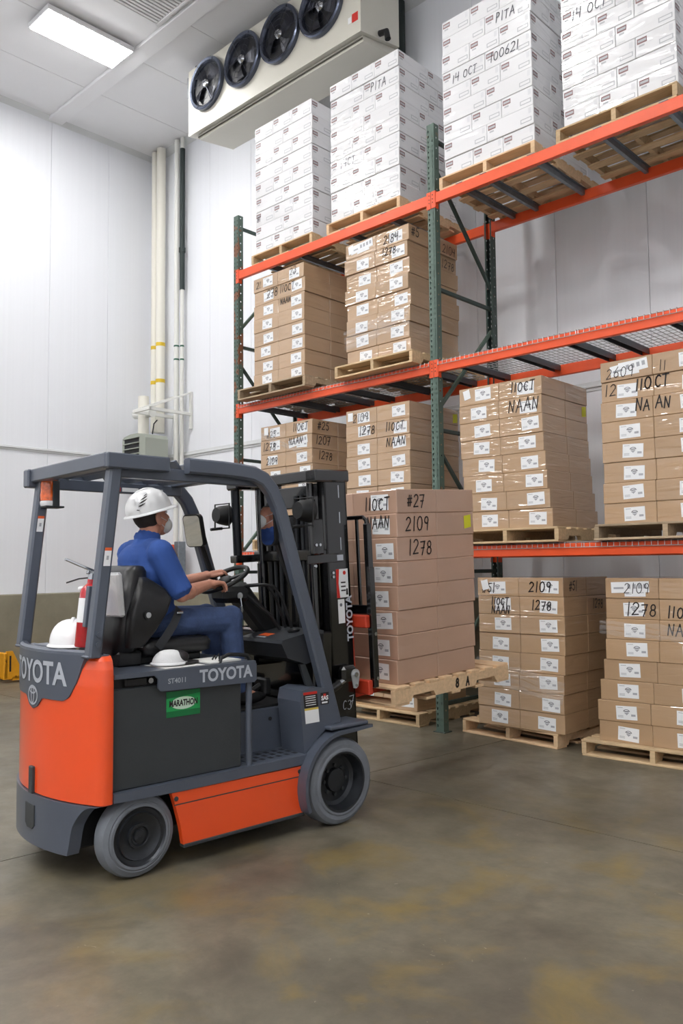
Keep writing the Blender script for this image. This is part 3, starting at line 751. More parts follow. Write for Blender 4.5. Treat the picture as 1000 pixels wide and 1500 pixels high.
def stack(M, layers, what, group, marks=(), mesh=None, jit=.006, vis=None, lean=(0, 0), slips=(), stickers=(), seed=1, lower=None, full=False):
    """marks: (layer from top, column, face, text, x, z, h)"""
    rg = random.Random(seed)
    mesh = mesh or BC
    out = {}
    for k in range(layers):
        lt = layers-1-k
        ox = rg.uniform(-jit, jit)+lean[0]*k; oy = rg.uniform(-jit, jit)+lean[1]*k
        if lower and k < len(lower): ox += lower[k][0]; oy += lower[k][1]
        for ix in (0, 1):
            for iy in (0, 1):
                if ix == 0 and iy == 1 and not full: continue   # hidden behind its neighbours
                o = obj('brown_carton', mesh, None, M @ T(CW*(ix+.5)+ox+rg.uniform(-.002, .002)*(1 if ix else -1)*0, CD*iy+oy, k*CHH))
                mk = [q for q in marks if q[0] == lt and q[1] == ix and (iy == (1 if q[2] == 'r2' else 0))]
                tx = ' '.join(dict.fromkeys(q[3].strip() for q in mk))
                side = ('corner side', 'far side')[ix] if iy == 0 else ('rear corner side', 'rear far side')[ix]
                tag(o, f'brown carton{" marked "+tx if tx else ""}, {ORD[k]} layer up, {side}, {what}', 'carton', group)
                if iy == 0:
                    l = obj('shipping_label', LBL, o); l.location = (-.05+rg.uniform(-.02, .035)+(.03 if ix else -.02), 0, .026+rg.uniform(-.012, .008)); l.rotation_euler = (0, rg.uniform(-.05, .05), 0)
                for q in mk: writing(o, CW, CD, 'f' if q[2] == 'f' else 'r', q[3], q[4], q[5], q[6], q[7] if len(q) > 7 else .009, 0.0)
                out[(lt, ix, iy)] = o
    for lt, ix, kind, x, z, a in slips:
        o = obj(kind.name, kind, out[(lt, ix, 0)]); o.location = (x-CW/2, -.0008, z); o.rotation_euler = (0, R(-a), 0)
    for lt, yy, z in stickers:
        o = obj('yellow_sticker', YST, out[(lt, 1, 1)]); o.location = (CW/2, yy, z)
    return out
zt = [ZB[i]+BH+.0145 for i in range(3)]
def lot(name, x, yfront, z, px, py, rot, prot, label, mt, w=PW):
    pallet(label, T(px, py, z) @ RZ(prot), mt, w)
    return T(x, yfront, z+PH) @ RZ(rot)
# middle shelf, end bay
Mx = lot('M1', .36, -.03, zt[1], .20, -.14, 0, 0, 'weathered pallet on the middle shelf beside the end upright', M_wooddk, 1.12)
stack(Mx, 8, 'middle-shelf stack by the end upright', 'cartons on the middle shelf by the end upright',
      [(0, 0, 'f', '21', .05, .04, .08, .007), (0, 1, 'f', '23', .2, .06, .08, .007), (1, 0, 'f', '278', .22, .05, .10), (1, 1, 'f', '110CT', .02, .06, .09), (2, 1, 'f', 'NAAN', .04, .09, .06)], seed=3, jit=.008)
Mx = lot('M2', 1.80, .0, zt[1], 1.74, -.12, 0, 0, 'pallet on the middle shelf beside the middle upright', M_wood)
stack(Mx, 8, 'shiny middle-shelf stack', 'cartons on the middle shelf by the middle upright',
      [(0, 1, 'f', '2184', .1, .03, .08), (1, 1, 'f', '1278', .1, .07, .08), (0, 1, 'r', '#5', .04, .05, .10), (0, 1, 'r2', '2104', .14, .02, .09, .007), (1, 1, 'r2', '1278', .15, .03, .09, .007)], seed=5, jit=.012,
      slips=[(0, 0, SLIP, .05, .05, 8), (0, 0, LBLW, .08, .04, 5)])
# bottom shelf, end bay
Mx = lot('L1', .42, .02, zt[0], .36, -.06, 0, 0, 'pallet on the bottom shelf beside the end upright', M_wood)
stack(Mx, 8, 'shelf stack behind the mast top', 'cartons on the bottom shelf by the end upright',
      [(0, 0, 'f', '#25', .1, .02, .08, .007), (0, 1, 'f', '110CT', .12, .05, .085), (1, 0, 'f', '1278', .05, .04, .09), (1, 1, 'f', 'NAAN', .06, .07, .075), (2, 0, 'f', '2109', .1, .04, .08),
       (0, 1, 'r', '#25', .08, .05, .09), (1, 1, 'r', '1207', .06, .05, .09), (2, 1, 'r', '1278', .1, .05, .09)], seed=8, slips=[(0, 0, SLIP, .06, .06, 0), (1, 1, LBLW, .06, .03, 8)])
Mx = lot('L2', 1.76, .02, zt[0], 1.68, -.05, 0, 0, 'pallet on the bottom shelf beside the middle upright', M_wood)
stack(Mx, 8, 'shelf stack above the lifted load', 'cartons on the bottom shelf left of the middle upright',
      [(0, 0, 'f', '2109', .1, .03, .09, .007), (1, 0, 'f', '1278', .2, .05, .09), (1, 1, 'f', '110CT', .12, .05, .085), (2, 1, 'f', 'NAAN', .12, .06, .085)], seed=9, stickers=[(0, .3, .02)],
      slips=[(0, 0, SLIP, .03, .05, 0)])
# bottom shelf, right bay
Mx = lot('L3', 3.20, .0, zt[0], 3.17, -.05, 0, 0, 'pale pallet on the bottom shelf just right of the middle upright', M_wood)
stack(Mx, 8, 'bottom-shelf stack beyond the middle upright', 'cartons on the bottom shelf right of the middle upright',
      [(0, 1, 'f', '110CT', .12, .05, .085), (1, 1, 'f', 'NAAN', .1, .04, .11)], seed=11, lower=[(.07, 0), (.055, 0), (.03, 0), (.015, 0)], stickers=[(1, .30, .05)], slips=[(0, 0, SLIP, .06, .05, 12)])
Mx = lot('L4', 4.56, .0, zt[0], 4.50, -.06, 0, 0, 'pallet on the bottom shelf under the stack marked 12', M_wooddk, 1.12)
stack(Mx, 8, 'bottom-shelf stack with routing slip', 'cartons on the bottom shelf with a routing slip',
      [(0, 0, 'f', '2609', .05, .02, .085, .006), (1, 0, 'f', '12', .03, .05, .10, .007), (1, 0, 'f', '110', .30, .06, .10, .011), (1, 1, 'f', 'CT', .0, .06, .09, .011), (2, 0, 'f', 'NA', .30, .06, .085, .01), (2, 1, 'f', 'AN', .02, .06, .085, .01), (0, 1, 'f', '11', .05, .02, .08, .005)], seed=13,
      slips=[(0, 0, LBLW, .09, .03, 6)])
# floor
Mx = lot('F0', 1.72, .12, 0.0, 1.62, .05, 0, 0, 'yellowish pallet on the floor left of the middle upright', M_wood)
stack(Mx, 8, 'floor stack behind the lifted load', 'cartons on the floor behind the lifted load', seed=15, full=True)
Mx = lot('F1', 3.31, .07, 0.0, 3.05, .165, 0, -5.5, 'pale pallet on the floor right of the middle upright', M_woodf)
stack(Mx, 8, 'floor stack on the fresh pallet', 'cartons on the floor right of the middle upright',
      [(0, 0, 'f', '#51', .05, .03, .08), (0, 1, 'f', '2109', .1, .04, .09, .010), (1, 0, 'f', '110CT', .14, .085, .065), (1, 0, 'f', 'NAAN', .14, .01, .065), (1, 1, 'f', '1278', .12, .05, .08),
       (0, 1, 'r', '#51', .1, .05, .08), (1, 1, 'r2', '1278', .1, .05, .08)], seed=17, full=True, lower=[(-.02, 0), (-.02, 0), (-.02, 0), (-.01, 0)], slips=[(0, 0, SLIP, .06, .045, 15)])
Mx = lot('F2', 4.50, .10, 0.0, 4.30, .02, 3, 3, 'worn pallet on the floor at the right end of the rack', M_wood, 1.12)
stack(Mx, 8, 'film-glossed floor stack', 'cartons on the floor at the right end',
      [(0, 0, 'f', '2109', .15, .04, .085, .006), (1, 0, 'f', '1278', .22, .03, .10), (1, 1, 'f', '110CT', .06, .02, .085, .010), (2, 1, 'f', 'NAAN', .06, .05, .085)], seed=19, full=True, lower=[(-.085, 0), (-.085, 0), (-.06, 0), (-.035, 0), (-.01, 0)],
      slips=[(0, 0, LBLW, .05, .04, 2)])

# white cartons on the top shelf
WA = (.32, .48); WH = .17
def white_mesh(w, d, mtt):
    m = MB(); m.box(-w/2+.0015, w/2-.0015, .0015, d-.0015, 0, WH-.0015, .004, 0)
    def q(f, x0, x1, z0, z1, mi, e=-.0008):
        if f == 'f': m.add([(x0-w/2, -e, z0), (x1-w/2, -e, z0), (x1-w/2, -e, z1), (x0-w/2, -e, z1)], [(0, 1, 2, 3)], mi)
        else: m.add([(w/2+e, x0, z0), (w/2+e, x1, z0), (w/2+e, x1, z1), (w/2+e, x0, z1)], [(0, 1, 2, 3)], mi)
    for f, ln in (('f', w), ('r', d)):
        q(f, .015, .095, .10, .145, 1); q(f, .022, .088, .113, .132, 2, -.0003)
        q(f, .03, .075, .075, .09, 3); q(f, ln-.13, ln-.02, .03, .07, 3); q(f, ln-.122, ln-.028, .038, .062, 0, -.0003); q(f, ln-.05, ln-.02, .10, .15, 4)
        q(f, .02, .08, .012, .02, 4)
    return m.mesh('white_carton', [M_wcarton, M_inkred, M_inkmid, M_inkmid, mat('pale_print', 'D4D5D8', .5)], smooth=False)
WN = white_mesh(WA[0], WA[1], None); WL = white_mesh(WA[1], WA[0], None)
def white_stack(M, layers, what, group, marks=(), seed=1):
    rg = random.Random(seed)
    for k in range(layers):
        lt = layers-1-k; ox, oy = rg.uniform(-.006, .006), rg.uniform(-.006, .006)
        cells = []
        if k % 2 == 0:
            for ix in range(3):
                for iy in range(2):
                    if iy == 0 or ix == 2: cells.append((WN, WA[0]*(ix+.5), WA[1]*iy, WA[0], WA[1], ix, iy))
        else:
            for ix in range(2):
                for iy in range(3):
                    if iy == 0 or ix == 1: cells.append((WL, WA[1]*(ix+.5), WA[0]*iy, WA[1], WA[0], ix, iy))
        for me, cx, cy, w, d, ix, iy in cells:
            o = obj('white_carton', me, None, M @ T(cx+ox, cy+oy, k*WH))
            mk = [q for q in marks if q[0] == lt and q[1] == ix and iy == 0]
            nx_, ny_ = (3, 2) if k % 2 == 0 else (2, 3)
            px_ = 'corner end' if ix == 0 else ('far end' if ix == nx_-1 else 'centre')
            py_ = '' if iy == 0 else ('rear row ' if iy == ny_-1 else 'second row ')
            tag(o, f'white carton{" marked "+mk[0][2] if mk else ""}, {ORD[k]} layer up, {py_}{px_}, {what}', 'carton', group)
            for q in mk: writing(o, w, d, 'f', q[2], q[3], q[4], q[5], .007, 0, M_markerb)
Mx = lot('W1', .29, .06, zt[2]-.006, .25, .03, 0, 0, 'pallet on the top shelf beside the end upright', M_wood)
white_stack(Mx, 9, 'top-shelf stack by the end upright', 'white cartons by the end upright', [(6, 0, '81', .03, .05, .06)], 21)
Mx = lot('W2', 1.53, .06, zt[2]-.006, 1.50, .02, 0, 0, 'pallet on the top shelf left of the middle upright', M_woodf)
white_stack(Mx, 9, 'top-shelf stack marked 14CT', 'white cartons left of the middle upright', [(1, 1, 'PITA', .1, .04, .09), (5, 0, '14CT', .15, .05, .09)], 22)
Mx = lot('W3', 3.03, .06, zt[2]-.006, 3.0, .02, 0, 0, 'pallet on the top shelf right of the middle upright', M_woodf)
white_stack(Mx, 9, 'top-shelf stack marked 100621', 'white cartons marked 100621', [(1, 1, 'PITA', .12, .05, .085), (3, 1, '100621', .06, .05, .085), (3, 0, '14 OCT', .12, .03, .075)], 23)
Mx = lot('W4', 4.27, .06, zt[2]-.006, 4.22, .02, 0, 0, 'pallet on the top shelf away from the middle upright', M_wood)
white_stack(Mx, 9, 'top-shelf stack beyond 100621', 'white cartons at the right end', [(3, 0, '14 OCT', .1, .05, .085)], 24)

# ------------------------------------------------------------------ stretch film strands lying on the stacks
def film(pts, width, label, n=3, seed=0, group=None):
    rg = random.Random(seed); m = MB()
    P = [Vector(p) for p in pts]
    for k in range(n):
        vs = []
        off = (k-(n-1)/2)*width*.5
        K = 14
        for i in range(K+1):
            s = i/K*(len(P)-1); j = min(int(s), len(P)-2); p = P[j].lerp(P[j+1], s-j)
            d = (P[j+1]-P[j]).normalized()
            nn = Vector((0, -1, 0)) if abs(d.y) < .7 else Vector((1, 0, 0))
            w = nn.cross(d).normalized()
            h = .002+rg.uniform(0, .006); ww = width*rg.uniform(.12, .3)
            c = p+w*(off+rg.uniform(-.006, .006)); vs += [c-w*ww+nn*.001, c+nn*h, c+w*ww+nn*.001]
        fs = []
        for i in range(K): fs += [(3*i, 3*i+1, 3*i+4, 3*i+3), (3*i+1, 3*i+2, 3*i+5, 3*i+4)]
        m.add(vs, fs)
    return tag(m.build('stretch_film', M_film, None, ang=80), label, 'plastic film', group)
film([(.44, .004, 3.02), (1.24, .004, 2.70)], .05, 'gathered strand of clear film across the stack behind the mast top', 2, 1)
film([(3.28, .05, .62), (4.14, .05, .46)], .10, 'loose fan of clear film low on the floor stack right of the middle upright', 4, 2)
film([(1.79, -.02, 3.83), (2.64, -.02, 3.93)], .10, 'bright twist of clear film low on the shiny middle-shelf stack', 4, 3)
film([(4.46, .066, 1.02), (5.2, .105, .98)], .08, 'clear film crease on the glossed floor stack at the right end', 3, 4)

# ------------------------------------------------------------------ forklift
FM = T(3.552, -2.487, 0) @ RZ(-4.0)     # local x: truck's right, y: forward, z: up; origin under the front axle
F = thing('forklift', 'orange and slate electric forklift carrying a pallet of brown cartons', 'forklift', FM)
def fp(name, mb, mats, parent=None, **k): return mb.build(name, mats, parent or F, **k)
def arcY(x): return -1.62 + 1.0 - math.sqrt(max(0, 1.0 - x*x))
def prof(n=33, off=0.0, lim=.475):
    pts = [(lim*(-1+2*i/(n-1)), 0) for i in range(n)]
    return [(x, arcY(x)-off) for x, _ in pts]
# counterweight body (orange) : plan outline swept upwards with rounded top
def outline(ins=0.0):
    p = prof(29, -ins, .455-ins)
    c = .045-ins*.3
    right = [(.48-ins, arcY(.455)+.012), (.497-ins, arcY(.455)+.035), (.50-ins, -1.44), (.495-ins, -1.432)]
    left = [(-x, y) for x, y in reversed(right)]
    return left + p + right
cw = MB()
levels = [(.385, .012), (.392, 0), (.70, 0), (.95, 0), (1.03, .004), (1.07, .014), (1.09, .03), (1.098, .05)]
rows = [[(x, y, z) for x, y in outline(i)] for z, i in levels]
n = len(rows[0])
for a, b in zip(rows[:-1], rows[1:]):
    cw.add(a+b, [(i, i+1, n+i+1, n+i) for i in range(n-1)] + [(n-1, 0, n, 2*n-1)])
cw.add(rows[-1], [tuple(range(n))]); cw.add(rows[0], [tuple(range(n))])
CWT = fp('counterweight', cw, M_forange, ang=50)
# grey cover on the rear, proud of the orange casting
def zlow(x):
    a = abs(x)
    for (x0, z0), (x1, z1) in zip(((0, .81), (.05, .825), (.10, .872), (.27, .872), (.31, .89), (.36, .97), (.405, 1.09)), ((.05, .825), (.10, .872), (.27, .872), (.31, .89), (.36, .97), (.405, 1.09), (.46, 1.1))):
        if a <= x1: return z0+(z1-z0)*(a-x0)/(x1-x0)
    return 1.1
gc = MB(); XS = [-.41+.82*i/60 for i in range(61)]
def strip(mb, fz0, fz1, off, xs, back=.03):
    A = [(x, arcY(x)-off, fz0(x)) for x in xs]; B = [(x, arcY(x)-off, fz1(x)) for x in xs]
    C = [(x, arcY(x)+back, fz0(x)) for x in xs]; D = [(x, arcY(x)+back, fz1(x)) for x in xs]
    k = len(xs); vs = A+B+C+D; fs = []
    for i in range(k-1):
        fs += [(i, i+1, k+i+1, k+i), (2*k+i, 2*k+i+1, i+1, i), (k+i, k+i+1, 3*k+i+1, 3*k+i), (3*k+i, 3*k+i+1, 2*k+i+1, 2*k+i)]
    fs += [(0, k, 3*k, 2*k), (k-1, 2*k-1, 4*k-1, 3*k-1)]
    mb.add(vs, fs)
strip(gc, zlow, lambda x: 1.10, .007, XS)
RC = fp('rear_cover', gc, M_fgrey, ang=40)
# hollow rounded rim on top
tp = MB()
for (o0, z0), (o1, z1) in zip(((.007, 1.09), (.004, 1.112), (-.01, 1.122), (-.035, 1.12), (-.05, 1.10)), ((.004, 1.112), (-.01, 1.122), (-.035, 1.12), (-.05, 1.10), (-.05, 1.09))):
    xs = [-.45+.9*i/40 for i in range(41)]
    a = [(x, arcY(x)-o0, z0) for x in xs]; b = [(x, arcY(x)-o1, z1) for x in xs]
    tp.add(a+b, [(i, i+1, 42+i, 41+i) for i in range(40)])
fp('top_rim', tp, M_fgrey, RC, ang=60)
m = MB(); m.box(-.46, .46, -1.55, -1.435, 1.085, 1.1, .005); m.box(-.25, -.05, -1.53, -1.45, 1.1, 1.115, .004); m.box(.0, .16, -1.53, -1.47, 1.1, 1.113, .004); fp('top_plate', m, M_fgrey, RC)
tx = MB(); add_text(tx, 'TOYOTA', .155, lambda x, y: (x-.0, arcY(x)-.0095, .995+y), bold=.004, sx=.93); fp('lettering', tx, M_letter, RC, smooth=False)
em = MB()
def ering(cx, cz, rx, rz, t, k=28):
    for i in range(k):
        a0, a1 = 2*PI*i/k, 2*PI*(i+1)/k
        q = [(cx+(rx-s)*math.cos(a), cz+(rz-s)*math.sin(a)) for a, s in ((a0, 0), (a1, 0), (a1, t), (a0, t))]
        em.add([(x, arcY(x)-.0095, z) for x, z in q], [(0, 1, 2, 3)])
ering(0, .878, .060, .050, .009); ering(0, .902, .040, .018, .008); ering(0, .880, .020, .046, .008)
fp('emblem', em, M_letter, RC, smooth=False)
# lower grey bumper with wheel arches
def zbot(x):
    a = abs(x)
    if a < .322: return .14
    if a < .345: return .14+.13*(a-.322)/.023
    t = min(1, (a-.345)/.115); return .27+.113*(1-(1-t)**2)
bm_ = MB(); xs = [-.478+.956*i/90 for i in range(91)]
strip(bm_, zbot, lambda x: .386, .012, xs, .05); BMP = fp('rear_bumper', bm_, M_fgrey, ang=40)
m = MB(); m.box(-.022, .022, -1.636, -1.6, .385, .52, .004); fp('tow_slot_shade_plate', m, M_fdark, BMP)  # proud dark plate; the slot's shade is put into its colour
m = MB(); m.prism([(-.055, .235), (-.055, .335), (.055, .335), (.055, .235), (.03, .215), (-.03, .215)], 'y', -1.636, -1.6); fp('tow_pocket_shade_plate', m, M_fdark, BMP, smooth=False)  # dark plate in place of the pocket's shaded recess
# chassis
m = MB(); m.box(-.30, .30, -1.52, .12, .15, .40, .01); fp('chassis', m, M_blackm)
m = MB(); m.box(-.30, .30, -1.5, -1.2, .3, 1.0); fp('motor_bay', m, M_blackm, smooth=False)
for s in (1, -1):
    m = MB(); m.prism([(-1.43, .395), (-1.43, .437), (-.18, .437), (-.18, .385), (-1.05, .385)], 'x', s*.36, s*.508); fp('side_rail', m, M_fgrey, smooth=False)
    m = MB(); m.prism([(-1.115, .383), (-.243, .377), (-.250, .115), (-1.045, .115), (-1.06, .20), (-1.09, .31)], 'x', s*.47, s*.502); sp = fp('side_panel', m, M_forange, smooth=False)
    m = MB(); m.box(s*.5021, s*.5026, -1.10, -.243, .318, .324); fp('crease_shade_strip', m, M_fdark, sp, smooth=False)  # thin dark strip paints the shade of a crease
    for yy, zz in ((-1.09, .352), (-.285, .35)):
        m = MB(); m.cyl((s*.50, yy, zz), (s*.507, yy, zz), .012, n=10); fp('bolt', m, M_fdark, sp)
    m = MB(); m.box(s*.46, s*.506, -1.045, -.25, .098, .117, .004); fp('sill', m, M_fdark)
# battery and its cover
m = MB(); m.box(-.47, .47, -1.425, -.665, .437, .928, .006); BAT = fp('battery', m, M_fdark)
m = MB(); m.box(-.45, .45, -1.425, -.665, .928, .985); fp('battery_gap_dark_fill', m, M_blackm, BAT, smooth=False)  # black fill paints the dark interior below the cover
m = MB(); m.box(.462, .476, -1.36, -1.24, .935, .975, .006); fp('latch_plate', m, M_blackm, BAT)
m = MB(); m.cyl((.47, -1.225, .955), (.485, -1.225, .955), .014, n=10); fp('latch_pin', m, M_silver, BAT)
SY0, SY1, SZ0, SZ1 = -1.13, -.93, .755, .885
m = MB(); m.add([(.472, SY0, SZ0), (.472, SY1, SZ0), (.472, SY1, SZ1), (.472, SY0, SZ1)], [(0, 1, 2, 3)], 0)
m.add([(.4725, SY0, SZ0), (.4725, SY1, SZ0), (.4725, SY1, SZ0+.03), (.4725, SY0, SZ0+.03)], [(0, 1, 2, 3)], 1)
m.add([(.4725, SY0, SZ1-.035), (.4725, SY1, SZ1-.02), (.4725, SY1, SZ1), (.4725, SY0, SZ1)], [(0, 1, 2, 3)], 1)
k = 20
m.add([(.4728, (SY0+SY1)/2, .822)]+[(.4728, (SY0+SY1)/2+.075*math.cos(2*PI*i/k), .822+.032*math.sin(2*PI*i/k)) for i in range(k)], [(0, 1+i, 1+(i+1) % k) for i in range(k)], 2)
ST = fp('green_sticker', m, [M_greenst, M_greenst2, mat('sticker_burst', 'CFE8D2', .5)], BAT, smooth=False)
m = MB(); add_text(m, 'MARATHON', .043, lambda x, y: (.4735, (SY0+SY1)/2+x, .822+y), bold=.0016, sx=.70, shear=.05); fp('sticker_lettering', m, M_marker, BAT, smooth=False)
m = MB(); m.box(-.5, .5, -1.43, -.585, .985, 1.003, .004)
m.prism([(-1.195, .915), (-1.18, .898), (-.60, .887), (-.585, .90), (-.585, .985), (-.60, 1.003), (-1.43, 1.003), (-1.43, .98), (-1.215, .98), (-1.195, .96)], 'x', .492, .503)
m.prism([(-1.43, .98), (-.585, .985), (-.60, 1.003), (-1.43, 1.003)], 'x', -.503, -.492)
HOOD = fp('battery_cover', m, M_fgrey, smooth=False)
m = MB(); add_text(m, 'TOYOTA', .088, lambda x, y: (.5045, -.785+x, .948+y+x*.0), bold=.003, sx=.92); fp('lettering', m, M_letter, HOOD, smooth=False)
m = MB(); add_text(m, 'ST4011', .036, lambda x, y: (.5045, -1.085+x, .943+y), bold=.0005); fp('unit_number', m, mat('stencil_grey', 'A9AEB5', .5), HOOD, smooth=False)
m = MB(); m.tube([(.46, -.80, 1.0), (.46, -.79, 1.03), (.46, -.74, 1.045), (.46, -.68, 1.04), (.46, -.62, 1.03), (.46, -.60, 1.0)], .011, 8); fp('grab_handle', m, M_blackm, HOOD)
m = MB(); m.cyl((.47, -.615, .437), (.47, -.615, .895), .018, n=12); fp('support_post', m, M_fgrey)
# step and operator floor
m = MB(); m.box(.24, .505, -.60, -.19, .43, .442, .003); STEP = fp('step', m, M_fgrey)
for i in range(6):
    for j in range(3):
        mm = MB(); mm.box(.30+j*.06, .335+j*.06, -.57+i*.058, -.545+i*.058, .4421, .4428); fp('tread_dark_patch', mm, M_blackm, STEP, smooth=False)  # flat black patches paint the dark of the step's perforations
m = MB(); m.box(-.42, .26, -.66, -.08, .40, .685, .008); fp('operator_floor', m, M_fgrey)
m = MB(); m.box(-.40, .25, -.64, -.12, .685, .70, .004); fp('floor_mat', m, M_blackm)
m = MB(); m.tube([(.1, -.5, .70), (.1, -.38, .74), (.1, -.25, .80)], .02, 6); m.box(.04, .16, -.27, -.22, .74, .84, .01); fp('pedal', m, M_blackm)
m = MB(); m.cyl((.261, -.31, .62), (.264, -.31, .62), .012, n=10); fp('cowl_dark_disc', m, M_blackm)  # black disc in place of a hole; its dark is colour only
for s in (1, -1):
    m = MB(); m.prism([(-.245, .44), (-.275, .74), (-.262, .80), (-.20, .815), (-.085, .80), (.02, .59), (-.06, .575), (-.17, .50)], 'x', s*.29, s*.502); cowl = fp('front_cowl', m, M_fgrey, smooth=False)
    if s == 1:
        # warning plate and badge on the cowl
        cowl_r = cowl
m = MB()
def dq(y0, y1, z0, z1, x, mi): m.add([(x, y0, z0), (x, y1, z0), (x, y1, z1), (x, y0, z1)], [(0, 1, 2, 3)], mi)
sk = lambda z: -.235-(z-.6)*.10
for (z0, z1, mi) in ((.775, .79, 3), (.70, .775, 0), (.685, .697, 2), (.61, .685, 1)):
    m.add([(.5032, sk(z0), z0), (.5032, sk(z0)+.105, z0), (.5032, sk(z1)+.105, z1), (.5032, sk(z1), z1)], [(0, 1, 2, 3)], mi)
for zz in (.712, .725, .738, .751, .762):
    m.add([(.5036, sk(zz)+.012, zz), (.5036, sk(zz)+.09, zz), (.5036, sk(zz)+.09, zz+.004), (.5036, sk(zz)+.012, zz+.004)], [(0, 1, 2, 3)], 1)
fp('warning_plate', m, [M_marker, M_label, M_ydec, M_rdec], cowl_r, smooth=False)
m = MB(); dq(-.122, -.058, .705, .775, .5032, 0); dq(-.112, -.068, .712, .722, .5036, 1); dq(-.100, -.08, .745, .768, .5036, 2); fp('badge', m, [M_marker, M_label, M_rdec], cowl_r, smooth=False)
m = MB(); add_text(m, 'SAS', .034, lambda x, y: (.5042, -.090+x, .742+y), bold=.0015); fp('badge_lettering', m, M_label, cowl_r, smooth=False)
# front fenders
for s in (1, -1):
    m = MB(); rr0, rr1 = .278, .300
    A = [R(a) for a in range(205, 92, -7)]
    po = [(rr1*math.cos(a), .25+rr1*math.sin(a)) for a in A]+[(.10, .552), (.235, .556)]
    pi = [(rr0*math.cos(a), .25+rr0*math.sin(a)) for a in A]+[(.10, .532), (.235, .54)]
    k = len(po); vs = []
    for x in (s*.375, s*.575): vs += [(x, p[0], p[1]) for p in po]+[(x, p[0], p[1]) for p in pi]
    fs = []
    for i in range(k-1):
        fs += [(i, i+1, 2*k+i+1, 2*k+i), (k+i, k+i+1, 3*k+i+1, 3*k+i), (2*k+i, 2*k+i+1, 3*k+i+1, 3*k+i), (i, i+1, k+i+1, k+i)]
    fs += [(0, k, 3*k, 2*k), (k-1, 2*k-1, 4*k-1, 3*k-1)]
    m.add(vs, fs); fp('fender', m, M_fgrey, ang=50)
    m = MB(); m.box(s*.30, s*.56, -.09, .215, .558, .580, .006); fp('fender_top', m, M_fgrey)
    m = MB(); m.box(s*.30, s*.5, -.23, -.19, .115, .44, .006); fp('wheel_housing', m, M_fgrey)
# wheels
def wheel(x0, x1, y, r, rim, front, name):
    s = 1 if x1 > 0 else -1; w = abs(x1-x0)
    m = MB(); m.lathe([(rim, w), (rim+.012, w), (rim+.02, w-.006), (r-.035, w-.004), (r-.012, w-.016), (r, w-.04), (r, .04), (r-.012, .016), (rim, 0)], (x0, y, r), (s, 0, 0), 48)
    t = fp(name, m, M_rubber, ang=30)
    m = MB()
    if front:
        m.lathe([(rim, w), (rim-.012, w-.002), (rim-.02, w-.03), (rim-.03, w-.07), (rim-.05, w-.085), (.07, w-.085), (.065, w-.06), (.04, w-.055), (.001, w-.055)], (x0, y, r), (s, 0, 0), 40)
        rimo = fp('rim', m, M_rim, t)
        for k in range(8):
            a = 2*PI*k/8; mm = MB(); mm.cyl((x0+s*(w-.09), y+.085*math.cos(a), r+.085*math.sin(a)), (x0+s*(w-.068), y+.085*math.cos(a), r+.085*math.sin(a)), .011, n=6); fp('wheel_nut', mm, M_fdark, t)
    else:
        m.lathe([(rim, w), (rim-.008, w-.01), (rim-.025, w-.014), (rim-.03, w-.004), (rim-.045, w-.016), (.062, w-.02), (.06, w-.006), (.048, w-.006), (.042, w-.016), (.032, w-.016), (.03, w-.004), (.001, w-.002)], (x0, y, r), (s, 0, 0), 40)
        fp('rim', m, M_rim, t)
for s in (1, -1):
    wheel(s*.385, s*.56, 0, .25, .175, True, 'front_wheel')
    wheel(s*.36, s*.483, -1.277, .203, .143, False, 'rear_wheel')
# overhead guard
for s in (1, -1):
    m = MB()
    pts = [(s*.455, .025, .575), (s*.455, -.025, .74), (s*.457, -.14, 1.10), (s*.458, -.283, 1.52), (s*.458, -.355, 1.74), (s*.458, -.40, 1.87), (s*.458, -.445, 1.955), (s*.458, -.505, 2.015), (s*.458, -.58, 2.043), (s*.458, -.68, 2.052), (s*.458, -.80, 2.055), (s*.458, -1.005, 2.056)]
    m.sweep(pts, (1, 0, 0), .062, .082); fp('guard_front_leg', m, M_fgrey, ang=25)
    m = MB(); m.sweep([(s*.432, -1.512, 1.09), (s*.44, -1.41, 2.03)], (1, 0, 0), .066, .066); leg = fp('guard_rear_leg', m, M_fgrey)
    for zz in (1.15, 1.20):
        mm = MB(); mm.cyl((s*.47, -1.51+(zz-1.09)*.109, zz), (s*.476, -1.51+(zz-1.09)*.109, zz), .013, n=10); fp('bolt', mm, M_fgrey, leg)
    yz = lambda z: -1.512+(z-1.09)*.1085
    zz = 1.53 if s == 1 else 1.73
    mm = MB(); e = .4725 if s == 1 else -.4
    for z0, z1, mi in ((zz, zz+.075, 0), (zz+.075, zz+.09, 1), (zz+.03, zz+.05, 2)):
        w_ = .018 if mi < 2 else .006
        if s == 1: mm.add([(.4745+.0004*mi, yz(z0)-w_, z0), (.4745+.0004*mi, yz(z0)+w_, z0), (.4745+.0004*mi, yz(z1)+w_, z1), (.4745+.0004*mi, yz(z1)-w_, z1)], [(0, 1, 2, 3)], mi)
        else: mm.add([(-.4015+.0004*mi, yz(z0)-w_, z0), (-.4015+.0004*mi, yz(z0)+w_, z0), (-.4015+.0004*mi, yz(z1)+w_, z1), (-.4015+.0004*mi, yz(z1)-w_, z1)], [(0, 1, 2, 3)], mi)
    fp('leg_sticker', mm, [M_label, M_odec, M_inkl], leg, smooth=False)
    m = MB(); m.box(s*.435, s*.498, -1.475, -1.125, 2.012, 2.088, .006); fp('guard_side_beam', m, M_fgrey)
    m = MB(); m.box(s*.39, s*.43, -1.43, -.52, 1.975, 2.04, .005); fp('guard_inner_rail', m, M_fgrey)
m = MB(); m.box(-.47, .47, -1.478, -1.415, 2.015, 2.09, .006); RB = fp('guard_rear_beam', m, M_fgrey)
